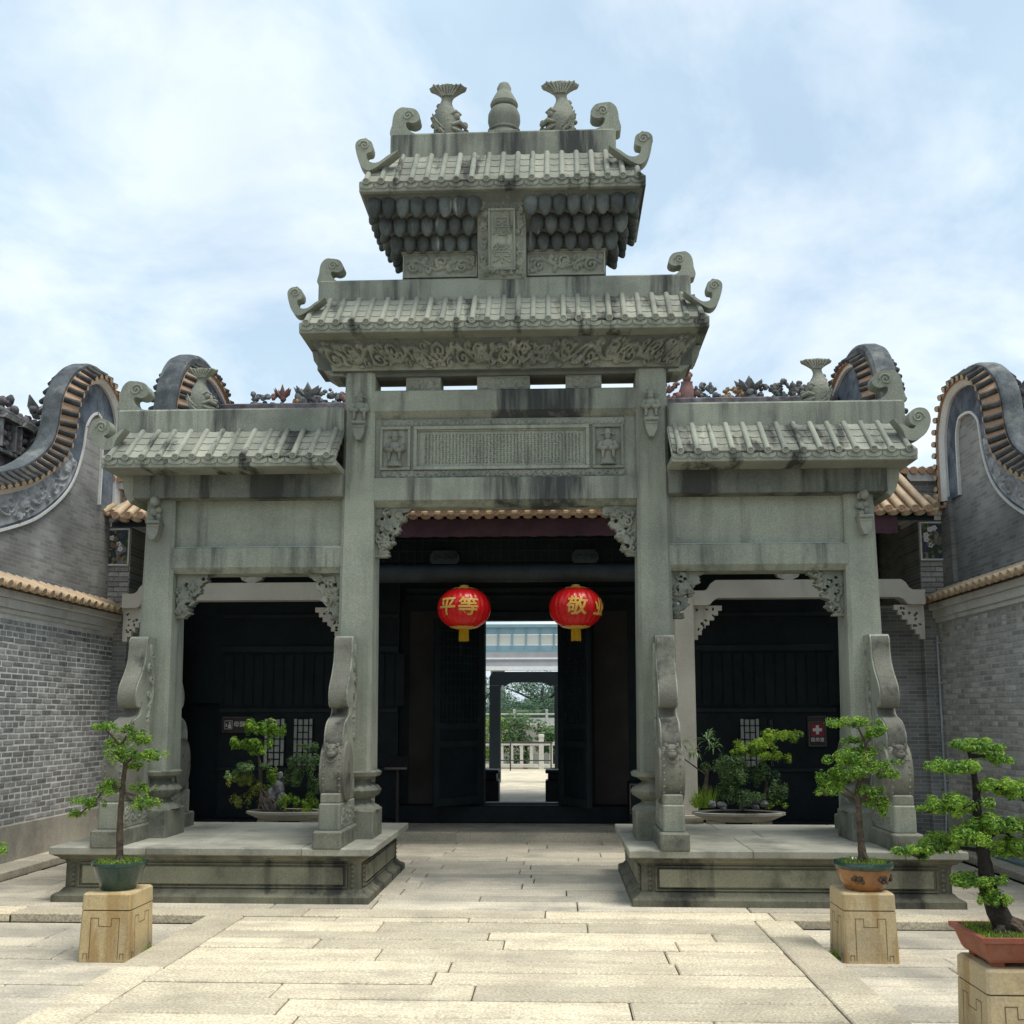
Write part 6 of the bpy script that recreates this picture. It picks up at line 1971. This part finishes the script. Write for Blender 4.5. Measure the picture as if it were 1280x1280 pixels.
m = MB(); rd = random.Random(8)
for _ in range(2600):
    x, y = rd.uniform(x0 + .04, x1 - .04), rd.uniform(y0 + .04, y1 - .04); h = rd.uniform(.015, .035); b = rd.uniform(0, PI)
    z = BZ + .133
    m.add([(x - .004 * math.cos(b), y - .004 * math.sin(b), z), (x + .004 * math.cos(b), y + .004 * math.sin(b), z), (x + rd.gauss(0, .012), y + rd.gauss(0, .012), z + h)], [(0, 1, 2)], tint=rd.random())
m.build('moss', 'leaf_grass', tB, fix=False)
m = MB()
for a, b in ((.12, -.02), (.09, .07), (-.1, -.05), (.02, -.11)):
    m.tube([(BX - .02, BY, .585), (BX + a * .5, BY + b * .6, .57), (BX + a * 1.2, BY + b * 1.2, .53)], [.035, .022, .006], 7)
m.build('surface_roots', 'bark', tB, True)

# a fourth bonsai whose branch tip just enters at the court edge
BX, BY, BZ = -2.67, 4.95, .395
t4 = bonsai('potted_bonsai', (BX, BY, BZ), 'bonsai reaching one low leafy branch out over the court', [(BX, BY, .57), (BX + .02, BY, .8), (BX - .03, BY, 1.05), (BX + .02, BY, 1.3)], [.03, .024, .016, .008],
            [[(BX, BY, .78), (BX + .18, BY + .05, .86), (BX + .36, BY + .1, .93)]],
            [((BX, BY, 1.32), .16, .14, .07, 500), ((BX - .16, BY, 1.1), .15, .12, .06, 400), ((BX + .12, BY, 1.08), .12, .12, .05, 350), ((BX + .34, BY + .1, .95), .085, .09, .04, 330)], 'leaf_bright', .0125, 1, 'bark', 17)
m = MB(); m.lathe([(.11, 0), (.13, .01), (.16, .09), (.18, .16), (.195, .175), (.19, .19), (.17, .18)], (BX, BY, BZ - .002), 28); m.build('pot', 'brown_glaze', t4, True, 30)
m = MB(); m.lathe([(.17, 0), (.1, .02), (.01, .025)], (BX, BY, BZ + .16), 18); m.build('soil', 'soil', t4, True)


for (x, y, lab) in ((-2.42, 7.40, 'tiny green weed tuft at the foot of the pedestal with the dark green pot'), (2.42, 7.45, 'tiny green weed tuft at the foot of the pedestal with the brown pot')):
    m = MB(); rd = random.Random(int(x * 100)); grass(m, (x, y, LOW - .005), .03, .10, 120, .06, rd); leaves(m, (x, y, LOW + .015), (.03, .10, .015), 60, .012, rd)
    tag(m.build('weed_tuft', 'leaf_grass', None, fix=False), lab, 'weed', 'weeds at the pedestals')
# shallow stone trays with miniature landscapes behind the platforms
def tray(xc, yc, hw, hd, ztop, label):
    t = thing('landscape_tray', (xc, yc, 0), label, 'planter')
    m = MB(); m.lathe([(.62, 0), (.70, .01), (.88, .05), (1.0, .075), (1.0, .10), (.95, .105), (.92, .09)], (xc, yc, ztop - .105), 40, hw, hd); m.build('tray', 'tray_stone', t, True, 30)
    m = MB(); m.lathe([(.93, 0), (.6, .02), (.05, .03)], (xc, yc, ztop - .02), 30, hw, hd); m.build('soil', 'soil', t, True)
    for sx in (-1, 1): MB().box(xc + sx * hw * .5 - .09, xc + sx * hw * .5 + .09, yc - .12, yc + .12, -.01, ztop - .09, .012).build('tray_foot', 'tray_stone', t)
    return t


TY = 11.75
def tp(x, y, Y=TY): a, b = PY(x, y, Y); return (a, Y, b)
KT = TY / F_PX
tl_ = tray(-2.58, TY, .49, .27, .53, 'shallow oval stone tray with rockery shrubs and a broad leaved bright tree')
rd = random.Random(21)
m = MB(); trunk_tube(m, [tp(328, 1012), tp(326, 985), tp(325, 960), tp(323, 942)], [.03, .024, .02, .014], rd=rd); trunk_tube(m, [tp(325, 965), tp(333, 955), tp(340, 948)], [.014, .008], rd=rd); m.build('trunk', 'bark', tl_, True, 60)
for nm, mt, lst, sz in (('tree_crown', 'leaf_bright', [(318, 912, 46, 24, 260, 0), (340, 915, 34, 26, 190, .05), (305, 930, 34, 18, 150, .03), (328, 935, 36, 20, 170, -.05)], .028),
                        ('palm_fronds', 'leaf_palm', [(305, 958, 44, 14, 150, 0), (297, 968, 26, 10, 70, .03)], .03),
                        ('olive_bush', 'leaf_olive', [(305, 978, 34, 22, 320, -.03), (310, 1000, 40, 24, 320, 0), (322, 985, 30, 18, 160, .03)], .014),
                        ('small_shrub', 'leaf_bright', [(342, 972, 22, 24, 170, -.02), (340, 988, 18, 18, 110, 0)], .018),
                        ('dark_shrub', 'leaf_dark', [(383, 955, 34, 28, 420, 0), (375, 972, 34, 26, 360, .03), (392, 985, 36, 34, 420, -.02), (385, 935, 26, 14, 140, .05)], .016),
                        ('golden_bush', 'leaf_grass', [(362, 1004, 34, 20, 420, -.06), (385, 1004, 36, 20, 420, -.06), (372, 1014, 40, 12, 220, -.1)], .013)):
    m = MB()
    for (x, y, w_, h_, n, dy) in lst:
        c = tp(x, y, TY + dy); pad(m, c, w_ * KT / 2 * 1.1, w_ * KT / 2 * .8, h_ * KT / 2 * 1.2, int(n * 2.3), sz, rd, 9)
    m.build(nm, mt, tl_, fix=False)
m = MB()
for (x, y, r_) in ((330, 1000, .06), (340, 995, .07), (348, 985, .06), (352, 1000, .07), (344, 1008, .06), (350, 970, .035), (335, 1010, .06)): m.blob(tp(x, y, TY - .03), (r_, r_ * .8, r_ * 1.5), 9, 7, jit=.22)
m.build('rockery', 'rock', tl_, True, 50)
m = MB()
for k in range(9):
    x = rd.uniform(318, 352); m.tube([tp(326 + rd.uniform(-3, 3), 985 + rd.uniform(-8, 8), TY - .07), tp((x + 326) / 2 + rd.uniform(-3, 3), 1000, TY - .12), tp(x, 1013, TY - .14)], [.010, .008, .006], 6)
m.build('hanging_roots', 'bark', tl_, True)

tr_ = tray(2.525, TY, .52, .27, .535, 'shallow oval stone tray with a fan leaved palm and spreading bushes')
m = MB(); trunk_tube(m, [tp(880, 1010), tp(882, 985), tp(884, 962)], [.03, .026, .018], rd=rd); trunk_tube(m, [tp(882, 968), tp(868, 958), tp(852, 946)], [.010, .006], rd=rd); m.build('palm_stem', 'bark', tr_, True, 60)
m = MB(); trunk_tube(m, [tp(955, 1000), tp(958, 975), tp(950, 955), tp(962, 940)], [.022, .016, .012, .007], rd=rd)
m.build('trunk', 'bark', tr_, True, 60)
m = MB()
for (x, y, n, ln) in ((852, 930, 26, .22), (884, 925, 30, .24), (868, 940, 16, .2), (892, 935, 14, .2)):
    c = Vector(tp(x, y, TY - .02))
    for k in range(n):
        a = rd.uniform(0, 2 * PI); e = rd.uniform(-.5, 1.0)
        d = Vector((math.cos(a) * math.cos(e), math.sin(a) * math.cos(e) * .7, math.sin(e))); l_ = ln * rd.uniform(.55, 1.0); sd_ = d.cross(Vector((0, 0, 1))).normalized() * .010
        p1 = c + d * l_ * .6 + Vector((0, 0, .01)); p2 = c + d * l_ - Vector((0, 0, .04))
        m.add([c, p1 + sd_, p2, p1 - sd_], [(0, 1, 2, 3)], tint=rd.random())
m.build('palm_fronds', 'leaf_palm', tr_, fix=False)
for nm, mt, lst, sz in (('bright_crown', 'leaf_grass', [(945, 930, 50, 18, 330, 0), (965, 922, 46, 18, 320, .03), (982, 920, 34, 14, 180, 0), (930, 938, 30, 14, 140, .04), (965, 942, 50, 18, 260, -.04), (998, 917, 14, 12, 50, 0), (980, 948, 18, 12, 70, 0)], .018),
                        ('dark_shrub', 'leaf_dark', [(905, 955, 40, 24, 360, 0), (925, 965, 60, 34, 640, .03), (950, 975, 56, 36, 640, -.03), (968, 990, 34, 36, 420, 0), (915, 985, 50, 30, 460, .05), (940, 998, 60, 22, 420, -.06)], .016),
                        ('grass_tuft', 'leaf_grass', [(876, 1000, 20, 20, 60, -.05)], .018), ('low_bush', 'leaf_grass', [(970, 1006, 22, 12, 60, -.05)], .018)):
    m = MB()
    for (x, y, w_, h_, n, dy) in lst:
        c = tp(x, y, TY + dy); pad(m, c, w_ * KT / 2 * 1.1, w_ * KT / 2 * .8, h_ * KT / 2 * 1.2, int(n * 2.3), sz, rd, 9)
    if nm == 'grass_tuft':
        for _ in range(160):
            c = Vector(tp(rd.uniform(868, 892), 1010, TY - .06)); m.add([c - Vector((.004, 0, 0)), c + Vector((.004, 0, 0)), c + Vector((rd.uniform(-.09, .09), rd.uniform(-.05, .05), rd.uniform(.1, .28)))], [(0, 1, 2)], tint=rd.random())
    m.build(nm, mt, tr_, fix=False)
for k in range(10):
    m = MB(); m.blob(tp(rd.uniform(890, 960), rd.uniform(1002, 1010), TY - .1), (.045, .04, .04), 8, 6, jit=.25); m.build('rock', 'rock', tr_, True, 50)


# ================================================================== BEYOND THE DOORS
fc = MB().box(-30, 30, 18.3, 31.5, -0.15, 0.0, 0).build('forecourt', 'paving'); tag(fc, kind='structure')
pond = MB().box(-40, 40, 31.5, 47, -0.15, -0.1, 0).build('pond_water', 'water'); tag(pond, kind='structure')
bank = MB().box(-80, 80, 47.1, 160, -0.15, 1.1, 0).build('far_bank', 'ground_mat'); tag(bank, kind='structure')
# stone portal; near-black timber colour stands in for its shade
PYd = 25.0
t = thing('stone_portal', (.1, PYd, 0), 'stone portal with rounded upper corners beyond the hall doors, shade put into its colour', 'portal')
xl0, xl1 = PY(612, 900, PYd)[0], PY(626, 900, PYd)[0]
xr0, xr1 = PY(693, 900, PYd)[0], PY(706, 900, PYd)[0]
for a, b in ((xl0, xl1), (xr0, xr1)): MB().box(a, b, PYd - .15, PYd + .15, -.01, 2.35, .02).build('portal_post', 'timber', t)
zt_, zb_ = PY(650, 840, PYd)[1], PY(650, 853, PYd)[1]
P = [(xl0, 2.3), (xl0, zt_ - .12), (xl0 + .08, zt_), (xr1 - .08, zt_), (xr1, zt_ - .12), (xr1, 2.3), (xr0, 2.3)]
P += [(xr0 - .03, 2.36), (xr0 - .10, zb_ - .10), (xr0 - .2, zb_ - .03), (xr0 - .32, zb_), (xl1 + .32, zb_), (xl1 + .2, zb_ - .03), (xl1 + .10, zb_ - .10), (xl1 + .03, 2.36), (xl1, 2.3)]
MB().prism(P, PYd - .14, PYd + .14, 'Y').build('portal_lintel', 'timber', t)


def balustrade(Y, x0, x1, h, pitch, label, panels, zb=0.0):
    t = thing('balustrade', ((x0 + x1) / 2, Y, zb), label, 'balustrade')
    n0 = len(bpy.data.meshes)
    k = 0
    x = x0
    while x <= x1:
        m = MB(); m.box(x - .07 * h, x + .07 * h, Y - .07 * h, Y + .07 * h, -.12, h * .92, .01); m.box(x - .085 * h, x + .085 * h, Y - .085 * h, Y + .085 * h, h * .90, h, .02); m.build('post', 'balustrade_stone', t)
        if x + pitch <= x1 + .01:
            m = MB(); m.box(x + .06 * h, x + pitch - .06 * h, Y - .05, Y + .05, h * .68, h * .78, .01); m.box(x + .06 * h, x + pitch - .06 * h, Y - .05, Y + .05, h * .05, h * .15, .01)
            if panels: m.box(x + .06 * h, x + pitch - .06 * h, Y - .03, Y + .03, h * .15, h * .52, .004)
            m.build('rail', 'balustrade_stone', t)
            if not panels:
                nb = max(2, int(pitch / .3))
                for q in range(1, nb):
                    xx = x + pitch * q / nb; MB().box(xx - .05, xx + .05, Y - .04, Y + .04, h * .15, h * .68, .01).build('baluster', 'balustrade_stone', t)
        x += pitch
    for c_ in t.children: c_.location.z = 0
    for c_ in t.children:
        for v_ in c_.data.vertices: v_.co.z += zb
    return t


balustrade(31.2, -3.0, 3.0, 1.05, 1.5, 'pale stone balustrade with slim balusters on the near pond edge', False)
balustrade(47.3, -4.5, 4.5, .80, 1.5, 'pale stone balustrade with solid panels across the pond', True, 1.1)
# thin iron barrier in front of the balustrade
t = thing('iron_barrier', (-.6, 30.4, 0), 'low dark iron barrier in front of the near balustrade', 'barrier')
m = MB(); m.tube([(-2.2, 30.4, .82), (.35, 30.4, .82)], .03, 6); m.tube([(-2.2, 30.4, .3), (.3, 30.4, .3)], .018, 6)
m.build('rail', 'iron', t, True)
for x in (-2.1, -.9, .3): MB().tube([(x, 30.4, -.005), (x, 30.4, .82)], .022, 6).build('post', 'iron', t, True)
# pond-side potted shrubs
for i, (x, mt, lab, r_) in enumerate(((-.55, 'leaf_dark', 'dark rounded shrub on the pond edge', .9), (.35, 'leaf_palm', 'feathery light green shrub on the pond edge', .6), (.95, 'leaf_grass', 'bright yellow green shrub on the pond edge', .8), (-1.6, 'leaf_grass', 'tall bright shrub half hidden by the portal post', .8))):
    t = thing('pond_shrub', (x, 33.2, -.1), lab, 'shrub')
    m = MB(); rd = random.Random(40 + i)
    for k in range(16): leaves(m, (x + rd.uniform(-.6, .6) * r_, 33.2 + rd.uniform(-.4, .4), .95 + rd.uniform(-.8, .6) * r_), (.4 * r_, .4 * r_, .3 * r_), 110, .07, rd)
    m.build('foliage', mt, t, fix=False)
    MB().tube([(x, 33.2, -.12), (x + .03, 33.2, .5), (x, 33.2, .9)], [.08, .05, .03], 7).build('stem', 'bark', t, True)
# trees on the far bank
for i, (x, y, h, r_, lab) in enumerate(((-.3, 58, 2.7, 2.9, 'grey green spreading tree across the pond'), (3.6, 66, 2.6, 2.6, 'dark rounded tree across the pond beside a pale pole'), (-5.5, 66, 2.8, 3.0, 'bushy tree across the pond behind the left post'), (1.0, 72, 2.4, 3.4, 'low dense tree filling the gap across the pond'))):
    t = thing('bank_tree', (x, y, 0), lab, 'tree')
    m = MB(); trunk_tube(m, [(x, y, -.08), (x + .15, y, h * .3), (x - .1, y, h * .55), (x, y, h * .8)], [.22, .17, .11, .05])
    for k in range(6):
        a = k * 1.05; m.tube([(x, y, h * .4), (x + r_ * .4 * math.cos(a), y + r_ * .4 * math.sin(a), h * .62), (x + r_ * .75 * math.cos(a), y + r_ * .75 * math.sin(a), h * .78)], [.09, .06, .02], 6)
    m.build('trunk', 'bark_dark', t, True, 60)
    m = MB(); rd = random.Random(70 + i)
    for k in range(60):
        a = rd.uniform(0, 6.28); q = rd.random() ** .5; z = h * rd.uniform(.12, .97)
        rr = r_ * max(.15, 1 - ((z / h - .5) / .62) ** 2) * q
        leaves(m, (x + rr * math.cos(a), y + rr * math.sin(a), z), (r_ * .26, r_ * .26, r_ * .17), 150, .09, rd)
    m.build('crown', 'leaf_far', t, fix=False)
    t.location.z = 1.12
m = MB(); m.tube([(2.2, 56, 1.06), (2.2, 56, 4.2)], .06, 8); tag(m.build('pole', 'conduit', None, True), 'slim pale pole standing across the pond', 'pole')
t = thing('clipped_hedge', (0, 50.5, -.05), 'long dense green hedge behind the far balustrade', 'hedge')
m = MB(); rd = random.Random(91)
for k in range(70): leaves(m, (rd.uniform(-6, 6), 50.5 + rd.uniform(-.5, .5), rd.uniform(1.3, 2.2)), (.6, .5, .35), 90, .10, rd)
m.build('foliage', 'leaf_far', t, fix=False)
MB().box(-6, 6, 50.3, 50.8, 1.05, 1.9, .1).build('hedge_core', 'leaf_dark', t)
# elevated glazed walkway
WY = 92.0
t = thing('glazed_walkway', (-2, WY, 0), 'elevated walkway with blue framed windows seen through the doorway', 'walkway')
z_of = lambda y: PY(650, y, WY)[1]
xa, xb = -16.0, 12.0
MB().box(xa, xb, WY, WY + 4, z_of(836), z_of(828), 0).build('deck', 'far_concrete', t)
MB().box(xa, xb, WY - .3, WY + .2, z_of(838), z_of(833), 0).build('deck_edge', 'white_paint', t)
MB().box(xa, xb, WY + .2, WY + 3.8, z_of(828), z_of(815), 0).build('parapet', 'far_concrete', t)
MB().box(xa, xb, WY + .1, WY + .35, z_of(824), z_of(822), 0).build('handrail', 'white_paint', t)
MB().box(xa, xb, WY + .4, WY + 3.6, z_of(815), z_of(812), 0).build('sill_band', 'far_frame', t)
bay = 17.5 / F_PX * WY
x = PY(605, 800, WY)[0] - bay * 6
while x < xb - bay:
    MB().box(x + .08, x + bay - .08, WY + .55, WY + .62, z_of(812), z_of(806), 0).build('lower_pane', 'far_glass', t)
    MB().box(x + .08, x + bay - .08, WY + .55, WY + .62, z_of(805.5), z_of(793), 0).build('blind_panel', 'far_panel', t)
    MB().box(x + .08, x + bay - .08, WY + .55, WY + .62, z_of(792.5), z_of(784), 0).build('upper_pane', 'far_glass', t)
    MB().box(x - .08, x + .08, WY + .45, WY + .7, z_of(818), z_of(783), 0).build('mullion', 'far_frame', t)
    x += bay
MB().box(xa, xb, WY + .2, WY + 3.8, z_of(784), z_of(780), 0).build('roof_edge', 'far_frame', t)
for x in (-14, -5, 7): MB().box(x - .6, x + .6, WY + 1, WY + 3, -.1, z_of(836) + .02, 0).build('pier', 'far_concrete', t)
